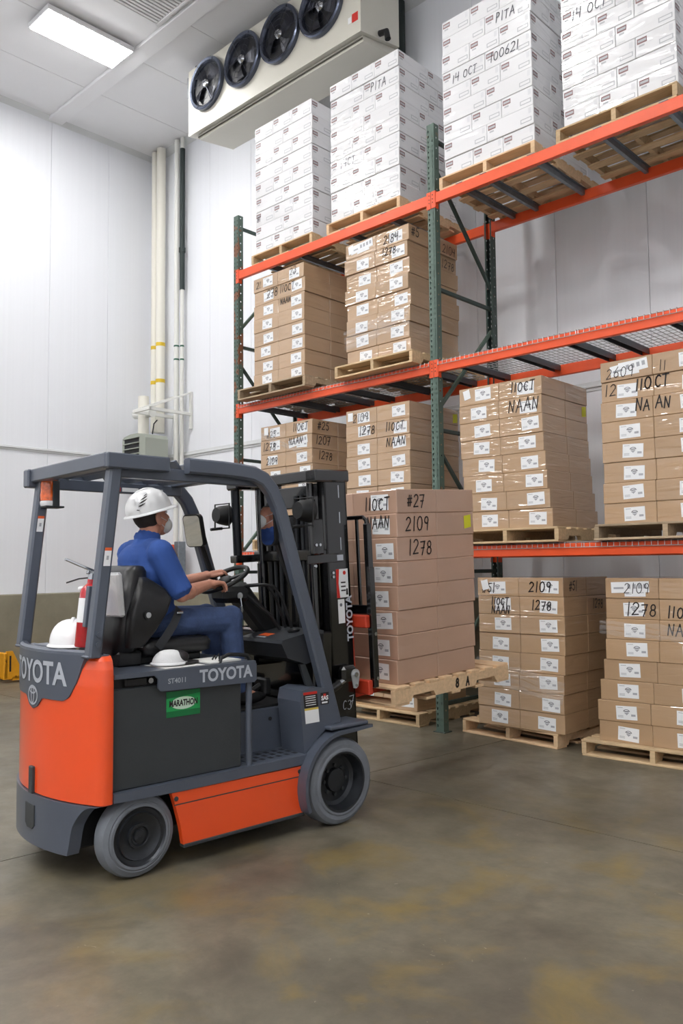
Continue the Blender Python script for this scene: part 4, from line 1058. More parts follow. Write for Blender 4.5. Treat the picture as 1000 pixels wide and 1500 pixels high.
m = MB(); m.box(-.52, -.45, -1.495, -1.42, 1.985, 2.09, .008); fp('beam_end', m, M_fgrey, RB)
m = MB(); m.box(-.43, .43, -.60, -.53, 2.03, 2.085, .006); fp('guard_front_beam', m, M_fgrey)
for k, yy in enumerate((-1.30, -1.17, -1.04, -.91, -.78, -.67)):
    m = MB(); m.box(-.43, .43, -.006, .006, -.028, .028, .002, M=T(0, yy, 2.062) @ RX(35)); fp('guard_slat', m, M_fgrey)
m = MB()
for i, (y0, y1, mi) in enumerate(((-.98, -.95, 1), (-.94, -.83, 0), (-.81, -.785, 1), (-.775, -.66, 0))):
    m.add([(-.388, y0, 1.985), (-.388, y1, 1.985), (-.388, y1, 2.01), (-.388, y0, 2.01)], [(0, 1, 2, 3)], mi)
fp('warning_strip', m, [M_label, M_rdec], F, smooth=False)
# beacon on the left rear leg
m = MB(); m.lathe([(.001, .0), (.045, .0), (.05, .012), (.05, .025), (.044, .03)], (-.375, -1.40, 1.875), (0, 0, 1), 20); BE = fp('beacon', m, M_white)
m = MB(); m.lathe([(.047, .0), (.050, .03), (.046, .06), (.049, .09), (.045, .125), (.033, .137), (.001, .139)], (-.375, -1.40, 1.905), (0, 0, 1), 20); fp('amber_lens', m, M_amber, BE)
m = MB(); m.box(-.425, -.325, -1.44, -1.33, 1.865, 1.876, .003); m.box(-.335, -.32, -1.40, -1.36, 1.87, 2.02, .003); m.tube([(-.43, -1.40, 2.03)]+[(-.375+.06*math.cos(R(a)), -1.40+.06*math.sin(R(a)), 2.025) for a in range(180, 400, 30)], .004, 6); fp('beacon_bracket', m, M_fdark, BE)
# mirrors, lamps and grab bars on the front legs
def rrect(w, h, r, k=5):
    pts = []
    for cx, cz, a0 in ((w/2-r, h/2-r, 0), (-w/2+r, h/2-r, 90), (-w/2+r, -h/2+r, 180), (w/2-r, -h/2+r, 270)):
        for i in range(k+1): a = R(a0+90*i/k); pts.append((cx+r*math.cos(a), cz+r*math.sin(a)))
    return pts
def mirror(c, w, h, r, yaw, pitch, arm):
    Mm = T(*c) @ RZ(yaw) @ RX(pitch)
    m = MB(); m.prism(rrect(w, h, r), 'y', .002, .03, M=Mm); mo = fp('mirror', m, M_blackm, ang=40)
    m = MB(); pts = rrect(w-.014, h-.014, r-.006); m.add([(p[0], -.0015, p[1]) for p in pts], [tuple(range(len(pts)))], M=Mm); fp('mirror_glass', m, M_mirror, mo, smooth=False)
    m = MB(); m.tube(arm, .008, 8); fp('mirror_arm', m, M_blackm, mo)
mirror((-.40, -.43, 1.755), .155, .215, .03, 14, 13, [(-.40, -.40, 1.76), (-.44, -.36, 1.77), (-.455, -.34, 1.77)])
mirror((.40, -.43, 1.755), .115, .235, .045, 8, 4, [(.41, -.40, 1.78), (.44, -.37, 1.80)])
def lamp(c, s):
    m = MB(); m.lathe([(.001, -.05), (.05, -.05), (.062, -.02), (.07, .03), (.072, .045)], c, (0, 1, 0), 20); lo = fp('work_lamp', m, M_blackm)
    m = MB(); m.lathe([(.001, .05), (.05, .048), (.07, .04)], c, (0, 1, 0), 20); fp('lamp_lens', m, M_silver, lo)
    m = MB(); m.tube([(c[0]-.085, c[1], c[2]-.09), (c[0]-.085, c[1], c[2]+.075), (c[0]+.085, c[1], c[2]+.075), (c[0]+.085, c[1], c[2]-.09), (c[0]-.085, c[1], c[2]-.09)], .006, 6)
    m.cyl((c[0], c[1], c[2]-.09), (c[0]-s*.0, c[1]-.09, c[2]-.10), .01, n=8); fp('lamp_bracket', m, M_blackm, lo)
lamp((.455, -.20, 1.85), 1); lamp((-.45, -.17, 1.87), -1)
for s in (1, -1):
    m = MB(); m.tube([(s*.43, -.345, 1.70), (s*.40, -.36, 1.66), (s*.40, -.32, 1.56), (s*.40, -.23, 1.36), (s*.42, -.20, 1.33), (s*.44, -.18, 1.335)], .017, 8); fp('grab_bar', m, M_blackm)
# console, bulkhead, steering
m = MB(); m.prism([(-.345, 1.07), (-.335, 1.09), (-.06, 1.14), (-.02, 1.13), (-.03, .965), (-.16, .94), (-.30, .985)], 'x', .0, .42); CON = fp('console', m, mat('console_plastic', '2A2D32', .45), smooth=False)
m = MB(); m.add([(.10, -.28, 1.1008), (.20, -.28, 1.1008), (.20, -.22, 1.1116), (.10, -.22, 1.1116)], [(0, 1, 2, 3)], 0); m.add([(.12, -.31, 1.0953), (.21, -.31, 1.0953), (.21, -.295, 1.098), (.12, -.295, 1.098)], [(0, 1, 2, 3)], 1); fp('console_decal', m, [M_odec, M_inkl], CON, smooth=False)
m = MB(); m.lathe([(.001, .0), (.035, .0), (.04, .012), (.034, .012), (.03, .004)], (.29, -.15, 1.124), (0, -.17, 1), 20); fp('cup_holder', m, M_blackm, CON)
m = MB(); m.box(-.42, .42, -.10, .05, .58, 1.12, .01); m.box(-.42, .0, -.22, .05, .9, 1.12, .02); fp('front_bulkhead', m, M_black)
m = MB(); m.prism([(-.06, .58), (-.20, .94), (-.16, .94), (.0, .6)], 'x', .39, .41); fp('cowl_strut', m, M_fdark, smooth=False)
m = MB(); m.sweep([(-.02, -.08, 1.08), (-.02, -.20, 1.20), (-.02, -.36, 1.385)], (1, 0, 0), .13, .12); m.box(-.10, .07, -.50, -.30, 1.30, 1.40, .03); COLM = fp('steering_column', m, M_blackm)
m = MB(); m.cyl((.075, -.40, 1.345), (.085, -.40, 1.345), .02, n=12); m.tube([(.09, -.40, 1.33), (.095, -.395, 1.28)], .005, 6); m.box(.085, .097, -.405, -.385, 1.24, 1.28, .003); fp('ignition_key', m, M_silver, COLM)
WMt = T(-.02, -.445, 1.445) @ RX(28)
m = MB(); m.tube([(.155*math.cos(2*PI*i/40), .155*math.sin(2*PI*i/40), 0) for i in range(40)], .0145, 8, True, M=WMt); SW = fp('steering_wheel', m, M_blackm)
m = MB(); m.ell((0, 0, -.01), (.05, .05, .025), M=WMt)
for a in (0, 120, 240):
    m.sweep([(0, 0, -.01), (.15*math.cos(R(a+30)), .15*math.sin(R(a+30)), 0)], (0, 0, 1), .014, .035, M=WMt)
m.cyl((0, 0, -.08), (0, 0, 0), .03, n=12, M=WMt); fp('wheel_spokes', m, M_blackm, SW)
m = MB()
for dx in (.10, .16):
    m.tube([(dx-.12, -.33, 1.40), (dx, -.27, 1.41), (dx+.02, -.22, 1.40), (dx+.04, -.17, 1.33), (dx+.05, -.10, 1.14)], .010, 8)
m.tube([(.05, -.36, 1.37), (.12, -.2, 1.22), (.13, -.13, 1.13)], .012, 8); fp('control_lever', m, M_blackm)
# seat
m = MB(); Sm = T(0, 0, 0)
def cushion(mb, pts_lo, pts_hi): pass
def loft(mb, secs, close=True):
    k = len(secs[0]); vs = [p for s in secs for p in s]; fs = []
    for a in range(len(secs)-1):
        for i in range(k): fs.append((a*k+i, a*k+(i+1) % k, (a+1)*k+(i+1) % k, (a+1)*k+i))
    fs += [tuple(range(k)), tuple(range((len(secs)-1)*k, len(secs)*k))]
    mb.add(vs, fs)
def rsec(cx, cy, z, hw, hd, r, k=5, tilt=0.0):
    return [(cx+x, cy+y, z+y*tilt) for x, y in rrect(hw*2, hd*2, r, k)]
secs = [rsec(0, -1.225, 1.05, .20, .05, .04), rsec(0, -1.222, 1.07, .235, .07, .05), rsec(0, -1.205, 1.20, .245, .08, .06), rsec(0, -1.18, 1.34, .24, .08, .06),
        rsec(0, -1.155, 1.43, .215, .075, .06), rsec(0, -1.135, 1.50, .19, .065, .055), rsec(0, -1.125, 1.525, .17, .045, .04), rsec(0, -1.12, 1.533, .14, .02, .018)]
loft(m, secs); SB = fp('seat_back', m, M_vinyl, ang=60)
for s in (1, -1):
    m = MB(); secs = [rsec(s*.235, -1.19, 1.10, .03, .05, .025), rsec(s*.25, -1.16, 1.18, .034, .085, .03), rsec(s*.254, -1.12, 1.28, .036, .115, .033), rsec(s*.250, -1.09, 1.355, .035, .115, .033), rsec(s*.238, -1.095, 1.405, .032, .085, .028), rsec(s*.222, -1.115, 1.445, .026, .045, .022), rsec(s*.20, -1.125, 1.47, .016, .02, .012)]
    loft(m, secs); w_ = fp('side_bolster', m, M_vinyl, SB, ang=60)
    m = MB(); m.cyl((s*.283, -1.14, 1.27), (s*.303, -1.14, 1.27), .024, n=16); fp('recline_knob', m, M_blackm, SB)
    m = MB(); m.cyl((s*.303, -1.14, 1.27), (s*.306, -1.14, 1.27), .015, n=16); fp('knob_cap', m, M_galvw, SB)
m = MB(); secs = [rsec(0, -.93, 1.045, .22, .20, .06), rsec(0, -.92, 1.06, .25, .225, .07), rsec(0, -.92, 1.105, .255, .23, .07), rsec(0, -.92, 1.128, .24, .215, .06), rsec(0, -.92, 1.136, .20, .18, .05)]
loft(m, secs); fp('seat_cushion', m, M_vinyl, SB, ang=60)
m = MB(); m.box(-.2, .2, -1.20, -.75, 1.003, 1.045, .008); m.box(-.24, .24, -1.28, -1.14, 1.003, 1.08, .01); fp('seat_base', m, M_blackm, SB)
m = MB(); m.box(.10, .14, -1.315, -1.28, 1.045, 1.07, .004); fp('seat_catch', m, M_silver, SB)

# ---- mast, tilted back three degrees
TM = T(0, .2, .5) @ RX(3.0) @ T(0, -.2, -.5)
def mb(): return MB(TM)
m = mb()
for s in (1, -1):
    m.box(s*.352, s*.362, .12, .305, .12, 2.10, .002); m.box(s*.295, s*.362, .12, .135, .12, 2.10, .002); m.box(s*.295, s*.362, .29, .305, .12, 2.10, .002)
MAST = fp('mast_outer_rail', m, M_black)
m = mb()
for s in (1, -1):
    m.box(s*.286, s*.294, .135, .29, .2, 2.05, .002); m.box(s*.235, s*.294, .135, .15, .2, 2.05, .002); m.box(s*.235, s*.294, .275, .29, .2, 2.05, .002)
fp('mast_inner_rail', m, M_black, MAST)
m = mb()
for s in (1, -1):
    m.box(s*.225, s*.232, .15, .275, .25, 2.0, .002); m.box(s*.18, s*.232, .15, .162, .25, 2.0, .002)
fp('mast_carriage_rail', m, M_black, MAST)
m = mb(); m.box(-.40, .39, .03, .12, 2.055, 2.125, .008); m.box(.29, .395, .03, .31, 2.05, 2.125, .008); m.box(-.42, -.29, -.08, .31, 2.05, 2.125, .012); m.box(-.23, .23, .12, .29, 1.9, 2.04, .006); fp('mast_top_plate', m, M_black, MAST)
for zz, zh in ((.35, .14), (1.05, .06), (1.56, .07)):
    m = mb(); m.box(-.36, .36, .085, .12, zz, zz+zh, .006); fp('mast_cross_tie', m, M_black, MAST)
m = mb(); m.box(-.42, -.34, -.07, .13, 1.56, 1.61, .006); fp('mast_side_bracket', m, M_black, MAST)
m = mb(); m.cyl((-.375, -.035, 1.6), (-.375, -.035, 2.06), .030, n=14); fp('side_cylinder', m, mat('cylinder_black', '202328', .25, .3), MAST)
for s in (1, -1):
    m = mb(); m.cyl((s*.265, .085, .25), (s*.265, .085, 1.55), .036, n=14); m.cyl((s*.265, .085, 1.5), (s*.265, .085, 2.05), .022, n=12); fp('lift_cylinder', m, M_black, MAST)
m = mb(); m.cyl((0, .16, .4), (0, .16, 1.75), .065, n=18); m.box(-.12, .12, .12, .24, .5, 1.86, .01); fp('centre_cylinder', m, M_black, MAST)
for cx in (-.09, .09, .15, -.15):
    m = mb(); m.box(cx-.012, cx+.012, .10, .118, .45, 1.98, .003); fp('lift_chain', m, M_rim, MAST)
for cx in (-.19, -.205, .19, .205):
    m = mb(); m.tube([(cx, .11, .5), (cx, .1, 1.2), (cx, .105, 1.95)], .009, 6); fp('hydraulic_hose', m, M_blackm, MAST)
m = mb(); m.box(.364, .40, -.02, .07, 1.60, 1.82, .008); m.box(.364, .375, -.05, .24, 1.545, 1.60, .004); fp('mast_bracket_box', m, M_black, MAST)
m = mb(); m.box(.376, .378, .19, .24, 1.555, 1.59); fp('bracket_tag', m, M_letter, MAST, smooth=False)
for yy, zz in ((0.0, 1.66), (.03, 1.66), (.16, 1.48), (.16, 1.455), (.02, 1.53)):
    m = mb(); m.cyl((.36, yy, zz), (.408 if zz > 1.6 else .37, yy, zz), .009, n=10); fp('bolt', m, M_silver, MAST)
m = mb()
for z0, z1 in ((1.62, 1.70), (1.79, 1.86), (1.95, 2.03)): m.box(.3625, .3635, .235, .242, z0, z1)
fp('painted_edge_glint', m, M_letter, MAST, smooth=False)  # silver strips paint highlights along the rail edge
m = mb(); ys = lambda a: a
m.add([(.3632, .185, 1.32), (.3632, .285, 1.32), (.3632, .285, 1.50), (.3632, .185, 1.50)], [(0, 1, 2, 3)], 0)
m.add([(.3636, .185, 1.32), (.3636, .212, 1.32), (.3636, .203, 1.41), (.3636, .212, 1.50), (.3636, .185, 1.50)], [(0, 1, 2, 3, 4)], 1)
for zz in (1.36, 1.385, 1.41): m.add([(.3636, .222, zz), (.3636, .262, zz), (.3636, .262, zz+.009), (.3636, .222, zz+.009)], [(0, 1, 2, 3)], 2)
m.add([(.3636, .262, 1.335), (.3636, .282, 1.335), (.3636, .278, 1.375), (.3636, .266, 1.375)], [(0, 1, 2, 3)], 2)
m.add([(.3636, .255+.013*math.cos(2*PI*i/12), 1.475+.013*math.sin(2*PI*i/12)) for i in range(12)], [tuple(range(12))], 1)
fp('warning_sticker', m, [M_label, M_rdec, M_marker], MAST, smooth=False)
m = mb(); m.add([(.3632, .19, 1.16), (.3632, .245, 1.16), (.3632, .245, 1.31), (.3632, .19, 1.31)], [(0, 1, 2, 3)], 0); m.add([(.3636, .20+.015+.011*math.cos(2*PI*i/12), 1.275+.011*math.sin(2*PI*i/12)) for i in range(12)], [tuple(range(12))], 1); fp('small_label', m, [M_label, M_ink], MAST, smooth=False)
m = mb(); add_text(m, 'TOYOTA', .070, lambda x, y: (.3636, .285-y, 1.185+x), bold=.0025, sx=.98); fp('lettering', m, M_letter, MAST, smooth=False)
m = mb()
scribble(m, 'C3', .19, .62, .06, lambda a, b: (.3634, a, b), .004); scribble(m, '7', .245, .63, .07, lambda a, b: (.3634, a, b), .004); fp('chalk_mark', m, M_letter, MAST, smooth=False)
# tilt cylinder and its pin bracket
m = mb(); m.cyl((.40, -.12, .70), (.40, .13, .80), .032, n=16); TC = fp('tilt_cylinder', m, M_black, MAST)
m = mb(); m.cyl((.40, .12, .795), (.40, .2, .825), .02, n=14); fp('tilt_rod', m, M_silver, MAST)
m = mb(); m.box(.36, .43, .15, .27, .80, .90, .02); fp('tilt_clevis', m, M_black, MAST)
m = mb(); m.prism([(.245+.034*math.cos(R(a)), .842+.034*math.sin(R(a))) for a in range(-20, 201, 20)]+[(.225, .76), (.245, .755), (.262, .765)], 'x', .43, .436); fp('pin_plate', m, M_galvw, MAST, smooth=False)
m = mb(); m.cyl((.436, .245, .842), (.445, .245, .842), .015, n=12); m.cyl((.436, .244, .775), (.442, .244, .775), .009, n=10); fp('pin', m, M_silver, MAST)
# carriage, load backrest and forks
m = mb(); m.box(-.46, .46, .33, .37, 1.12, 1.20, .006); CAR = fp('carriage_bar', m, mat('carriage_red', 'B93A22', .45), MAST)
m = mb(); m.box(-.46, .46, .33, .37, .70, .79, .006); fp('carriage_bar', m, MATS['carriage_red'], MAST)
m = mb()
for cx in (-.3, .3): m.box(cx-.03, cx+.03, .29, .335, .68, 1.22, .006)
fp('carriage_plate', m, M_black, MAST)
m = mb()
for s in (1, -1): m.box(s*.43, s*.475, .37, .41, .74, 1.78, .006); m.box(s*.478, s*.484, .365, .405, .80, 1.5, .002)
m.tube([(-.455, .39, 1.74), (-.445, .39, 1.80), (-.42, .39, 1.82), (.42, .39, 1.82), (.445, .39, 1.80), (.455, .39, 1.74)], .014, 8)
m.box(-.45, .45, .375, .40, 1.20, 1.26, .004)
LBR = fp('load_backrest', m, M_black, MAST)
for k in range(7):
    cx = -.36+.12*k; m = mb(); m.box(cx-.012, cx+.012, .38, .395, 1.2, 1.82, .003); fp('backrest_bar', m, M_black, MAST)
m = mb()
for zz in (.80, 1.08): m.cyl((.475, .39, zz), (.486, .39, zz), .012, n=10)
fp('backrest_bolt', m, M_silver, MAST)
for s in (1, -1):
    m = mb(); m.prism([(.375, .655), (.375, 1.22), (.41, 1.22), (.415, .74), (.45, .695), (1.50, .682), (1.50, .668), (.9, .655)], 'x', s*.20-.055, s*.20+.055)
    fp('fork', m, MATS['carriage_red'], MAST, smooth=False)

# ------------------------------------------------------------------ the lifted load
LM = FM @ T(0, .505, .612) @ RX(2.9)
pallet('fresh stamped pallet raised on the forks', LM @ T(-.508, 0, 0), M_woodf)
LS = stack(LM @ T(-.375, .085, PH), 8, 'load on the forks', 'cartons of the lifted load',
      [(0, 1, 'r', '#27', .10, .04, .085), (1, 1, 'r', '2109', .08, .04, .10), (2, 1, 'r', '1278', .11, .04, .10), (0, 1, 'f', '110CT', .12, .03, .085), (1, 1, 'f', 'NAAN', .14, .07, .075)],
      mesh=BCP, seed=31, full=True, jit=.004, lean=(0, .0085), stickers=[(1, .29, .04)])
# black stamps on the pallet side
m = MB(); LP = LM @ T(-.508, 0, 0)
for ch_, yy in (('8', .60), ('A', .71)):
    scribble(m, ch_, yy, .036, .055, lambda a, b_: (PW+.0006, a, b_), .013)
lp = [o for o in bpy.data.objects if o.get('label') == 'fresh stamped pallet raised on the forks'][0]
m.build('stamp', M_marker, lp, smooth=False)

# ------------------------------------------------------------------ driver
D = thing('person', 'driver in blue polo, jeans, white hard hat and face mask seated in the forklift', 'person', FM)
def flesh(name, mbd, mt, vox, smooth_it=6, fac=.5):
    o = mbd.build(name, mt, D)
    r = o.modifiers.new('merge', 'REMESH'); r.mode = 'VOXEL'; r.voxel_size = vox; r.use_smooth_shade = True
    s = o.modifiers.new('soften', 'SMOOTH'); s.iterations = smooth_it; s.factor = fac
    return o
HM = T(0, -.955, 1.80) @ RZ(3) @ RX(13)
SHO = {1: Vector((.185, -1.005, 1.60)), -1: Vector((-.185, -.99, 1.60))}
ELB = {1: Vector((.245, -.905, 1.372)), -1: Vector((-.25, -.76, 1.40))}
WRI = {1: Vector((.135, -.665, 1.418)), -1: Vector((-.13, -.525, 1.462))}
HIP = {1: Vector((.10, -1.0, 1.205)), -1: Vector((-.10, -1.0, 1.205))}
KNE = {1: Vector((.155, -.525, 1.215)), -1: Vector((-.15, -.50, 1.215))}
ANK = {1: Vector((.15, -.47, .79)), -1: Vector((-.15, -.40, .79))}
b = MB()
# head in its own frame
def hp(p): return HM @ Vector(p)
H = MB(HM)
H.ell((0, -.008, .03), (.076, .096, .10)); H.ell((0, .035, -.025), (.058, .062, .075)); H.ell((0, .05, -.075), (.036, .038, .032)); H.ell((0, .055, -.03), (.055, .045, .05))
H.ell((0, .098, -.012), (.013, .02, .02)); H.ell((0, .088, .015), (.011, .015, .028)); H.ell((0, .082, -.056), (.026, .014, .012)); H.ell((.03, .078, .038), (.025, .014, .009)); H.ell((-.03, .078, .038), (.025, .014, .009))
for s in (1, -1):
    H.ell((s*.079, -.005, -.005), (.011, .024, .036), rot=(0, 0, s*.35)); H.ell((s*.074, .004, -.03), (.01, .014, .014))
b.v += H.v; b.f += [f for f in H.f]; b.mi += H.mi
b.cap((0, -1.0, 1.60), (0, -.962, 1.745), .066, .060)
b.ell((0, -1.0, 1.50), (.16, .10, .16)); b.ell((0, -1.0, 1.30), (.145, .11, .16)); b.ell((0, -1.0, 1.2), (.15, .11, .09))
for s in (1, -1):
    b.cap(SHO[s], ELB[s], .056, .045); b.cap(ELB[s], WRI[s], .046, .029)
    b.ell(ELB[s].lerp(WRI[s], .28), (.046, .046, .046))
    b.cap(HIP[s], KNE[s], .072, .055); b.cap(KNE[s], ANK[s], .05, .036); b.cap(ANK[s], ANK[s]+Vector((0, .13, -.05)), .035, .03)
# hands: palm, four fingers and a thumb, joined into the body mesh would blur them, so they are grown finer
def hand(s, palm_end, spread, knuckles):
    h = MB(); w = WRI[s]
    pe = Vector(palm_end); sp = Vector(spread).normalized()
    h.cap(w, w.lerp(pe, .3), .027, .028)
    for k in range(4):
        base = pe+sp*((k-1.5)*.020); h.cap(w.lerp(pe, .25)+sp*((k-1.5)*.012), base, .016, .0125, 10)
        pts = [base]+[base+Vector(v)*(1.0, 1.1, 1.03, .85)[k]+sp*((k-1.5)*.004) for v in knuckles]
        rr = (.0115, .0105, .0095, .0082)
        for i in range(3): h.cap(pts[i], pts[i+1], rr[i], rr[i+1], 10)
    return h
h1 = hand(1, (.108, -.592, 1.432), (1, .22, -.10), [(-.006, .036, -.004), (-.008, .056, -.030), (-.008, .060, -.054)])
t0 = Vector((.115, -.64, 1.418)); h1.cap(t0, (.078, -.615, 1.410), .015, .0125, 10); h1.cap((.078, -.615, 1.410), (.066, -.582, 1.402), .0125, .0115, 10); h1.cap((.066, -.582, 1.402), (.064, -.558, 1.394), .011, .009, 10)
h2 = hand(-1, (-.118, -.448, 1.488), (1, -.15, .05), [(.006, .034, .006), (.012, .060, -.006), (.014, .074, -.022)])
h2.cap((-.12, -.50, 1.468), (-.085, -.478, 1.466), .015, .0125, 10); h2.cap((-.085, -.478, 1.466), (-.068, -.452, 1.472), .0125, .011, 10); h2.cap((-.068, -.452, 1.472), (-.06, -.43, 1.476), .011, .009, 10)
for hh in (h1, h2):
    k0 = len(b.v); b.v += hh.v; b.f += [tuple(q+k0 for q in f) for f in hh.f]; b.mi += hh.mi
body = flesh('body', b, M_skin, .0042, 3)
# polo shirt
c = MB()
c.ell((0, -1.005, 1.50), (.195, .135, .155)); c.ell((0, -1.03, 1.56), (.175, .105, .10)); c.ell((0, -.985, 1.36), (.178, .155, .155)); c.ell((0, -.98, 1.26), (.182, .165, .12)); c.ell((0, -.985, 1.20), (.185, .15, .07))
c.cap((-.13, -1.0, 1.625), (.13, -1.0, 1.625), .06, .06); c.cap((0, -1.0, 1.62), (0, -.975, 1.69), .082, .070)
for s in (1, -1):
    e = SHO[s].lerp(ELB[s], .86); c.cap(SHO[s], e, .077, .068); c.cyl(SHO[s].lerp(ELB[s], .5), SHO[s].lerp(ELB[s], .97), .068, .072, 14)
shirt = flesh('polo_shirt', c, M_bluepoly, .008, 3)
c = MB(); c.lathe([(.070, .0), (.076, .02), (.071, .042), (.064, .042), (.064, .0)], (0, -.988, 1.662), (0, .25, 1), 24); col_ = c.build('shirt_collar', M_bluepoly, shirt)
# jeans
c = MB(); c.ell((0, -1.0, 1.205), (.185, .145, .085))
for s in (1, -1):
    c.cap(HIP[s], KNE[s], .092, .073); c.cap(KNE[s], ANK[s]+Vector((0, 0, .02)), .074, .058); c.ell(HIP[s].lerp(KNE[s], .45), (.088, .09, .084)); c.ell(KNE[s]+Vector((0, .008, .006)), .074)
jeans = flesh('jeans', c, M_jean, .008, 3)
for s in (1, -1):
    c = MB(); a = ANK[s]; c.ell((a.x, a.y+.07, a.z-.052), (.048, .145, .038)); c.ell((a.x, a.y, a.z-.02), (.05, .055, .06)); flesh('shoe', c, M_blackm, .008, 2)
# hair, hat, mask
c = MB(HM); c.ell((0, -.026, .03), (.0795, .084, .09), 24, 14); c.ell((0, -.058, -.008), (.058, .034, .042)); c.ell((.05, -.03, .0), (.026, .04, .04)); c.ell((-.05, -.03, .0), (.026, .04, .04)); hr = flesh('hair', c, M_hair, .006, 2)
c = MB(HM @ T(0, -.008, .05) @ RX(4))
N_ = 40; rings = []
for i in range(9):
    t_ = i/8*PI/2*.99; rings.append((math.cos(t_)**.75, math.sin(t_)))
def hat_pts(rx, ry, hz, z0=0): return [[(rx*r*math.cos(2*PI*j/N_), ry*r*math.sin(2*PI*j/N_), z0+hz*h) for j in range(N_)] for r, h in rings]
def hat(mbx):
    A = hat_pts(.117, .138, .122)
    brim = []
    for fo, dz in ((1.0, .0), (1.06, -.004), (1.10, -.008), (1.10, -.013), (1.0, -.008)):
        row = []
        for j in range(N_):
            a = 2*PI*j/N_; ext = (fo-1)*(1+1.8*max(0, math.sin(a))**2)
            row.append((.117*(1+ext)*math.cos(a), .138*(1+ext)*math.sin(a), dz*(1+.8*max(0, math.sin(a)))))
        brim.append(row)
    rows = list(reversed(brim))+A
    vs = [p for r in rows for p in r]; fs = []
    for i in range(len(rows)-1):
        for j in range(N_): fs.append((i*N_+j, i*N_+(j+1) % N_, (i+1)*N_+(j+1) % N_, (i+1)*N_+j))
    fs.append(tuple(range((len(rows)-1)*N_, len(rows)*N_)))
    mbx.add(vs, fs)
    # ridge over the crown
    mbx.tube([(0, .125*math.cos(R(a)), .114*math.sin(R(a))+.006) for a in range(35, 150, 8)], .012, 8)
hat(c); ho = c.build('hard_hat', M_white, D, ang=60)
c = MB(HM @ T(0, -.008, .05) @ RX(4))
for az0, el0, ln, up, wd in ((.0, 20, .50, 6, 5), (.05, 28, .62, 9, 5), (.12, 37, .60, 10, 5), (.3, 47, .42, 9, 4), (-.1, 13, .22, -3, 3)):
    vs = []
    for f_, o_ in ((0, -.3), (.35, -1), (.7, -.7), (1, .2), (.7, .6), (.3, .7)):
        a = R(-52)+az0+f_*ln*.75; e = R(el0+up*f_+wd*.5*o_); r_ = math.cos(e)**.75
        vs.append((.1188*r_*math.cos(a), .1398*r_*math.sin(a), .1238*math.sin(e)+.001))
    c.add(vs, [tuple(range(len(vs)))])
c.build('hat_decal', M_marker, ho, smooth=False)
c = MB(HM); c.ell((0, .066, -.052), (.058, .052, .052), 20, 12); mk = flesh('face_mask', c, M_maskw, .005, 2)
for s in (1, -1):
    c = MB(HM); c.tube([(s*.055, .06, -.025), (s*.078, .025, -.008), (s*.085, -.005, .012)], .0018, 5); c.tube([(s*.05, .055, -.08), (s*.075, .02, -.05), (s*.083, -.002, -.028)], .0018, 5); c.build('mask_strap', M_maskw, mk)
for s in (1, -1):
    c = MB(HM); c.ell((s*.03, .082, .022), (.011, .008, .008)); c.build('eye', M_white, D)
# lap belt (part of the seat)
def ribbon(mbx, pts, wdir, w):
    W_ = Vector(wdir).normalized()*w/2; vs = []
    for p in pts: vs += [Vector(p)-W_, Vector(p)+W_]
    k = len(pts); fs = [(2*i, 2*i+1, 2*i+3, 2*i+2) for i in range(k-1)]; mbx.add(vs, fs)
c = MB(); ribbon(c, [(.262, -1.06, 1.09), (.265, -1.01, 1.15), (.255, -.96, 1.21), (.225, -.915, 1.265), (.19, -.89, 1.295)], (0, .8, -.6), .05)
c.build('lap_belt', M_belt, F, smooth=True)
c = MB(); c.box(.205, .235, -.925, -.885, 1.262, 1.278, .004); c.build('belt_buckle', M_silver, F)

# ------------------------------------------------------------------ loose things on the truck
t = thing('fire_extinguisher', 'red fire extinguisher strapped to the forklift rear guard leg', 'extinguisher', FM @ T(.315, -1.50, 1.13) @ RX(-6))
m = MB(); m.lathe([(.001, 0), (.045, 0), (.05, .008), (.05, .265), (.046, .285), (.03, .305), (.02, .315), (.02, .335), (.001, .335)], (0, 0, 0), (0, 0, 1), 28); m.build('cylinder', M_red, t)
m = MB()
for i in range(10):
    a0, a1 = R(-150+i*12), R(-138+i*12); m.add([(.0508*math.cos(a0), .0508*math.sin(a0), .12), (.0508*math.cos(a1), .0508*math.sin(a1), .12), (.0508*math.cos(a1), .0508*math.sin(a1), .24), (.0508*math.cos(a0), .0508*math.sin(a0), .24)], [(0, 1, 2, 3)])
m.build('instruction_label', M_label, t, smooth=False)
m = MB(); m.cyl((0, 0, .33), (0, 0, .365), .02, n=14); m.box(-.012, .012, -.03, .03, .36, .378, .004); v = m.build('valve', M_silver, t)
m = MB(); m.sweep([(0, .02, .375), (-.02, -.06, .40), (-.04, -.13, .425)], (1, 0, 0), .022, .012); m.build('lever', M_silver, t)
m = MB(); m.tube([(-.02, 0, .345), (-.06, -.04, .335), (-.09, -.09, .31)], .004, 6); m.build('pull_tie', M_belt, t)
m = MB(); m.cyl((-.03, -.02, .29), (-.06, -.03, .285), .012, n=10); m.build('gauge', M_white, t)
m = MB(); m.box(.045, .075, -.045, .03, .10, .30, .003); m.build('mounting_bracket', M_fgrey, t)
t = obj('hard_hat', None, None, FM @ T(.12, -1.47, 1.138) @ RZ(60)); tag(t, 'spare white hard hat lying on the counterweight', 'hard hat')
m = MB(); hat(m); m.build('shell', M_white, t, ang=60)
t = thing('trucker_cap', 'white mesh cap with black bill lying on the battery cover', 'cap', FM @ T(.36, -1.05, 1.009) @ RZ(0))
m = MB(); N2 = 28; rows = []
for i in range(8):
    a = i/7*PI/2*.98; rows.append([(.075*math.cos(a)**.8*math.cos(2*PI*j/N2), .095*math.cos(a)**.8*math.sin(2*PI*j/N2), .078*math.sin(a)+.001) for j in range(N2)])
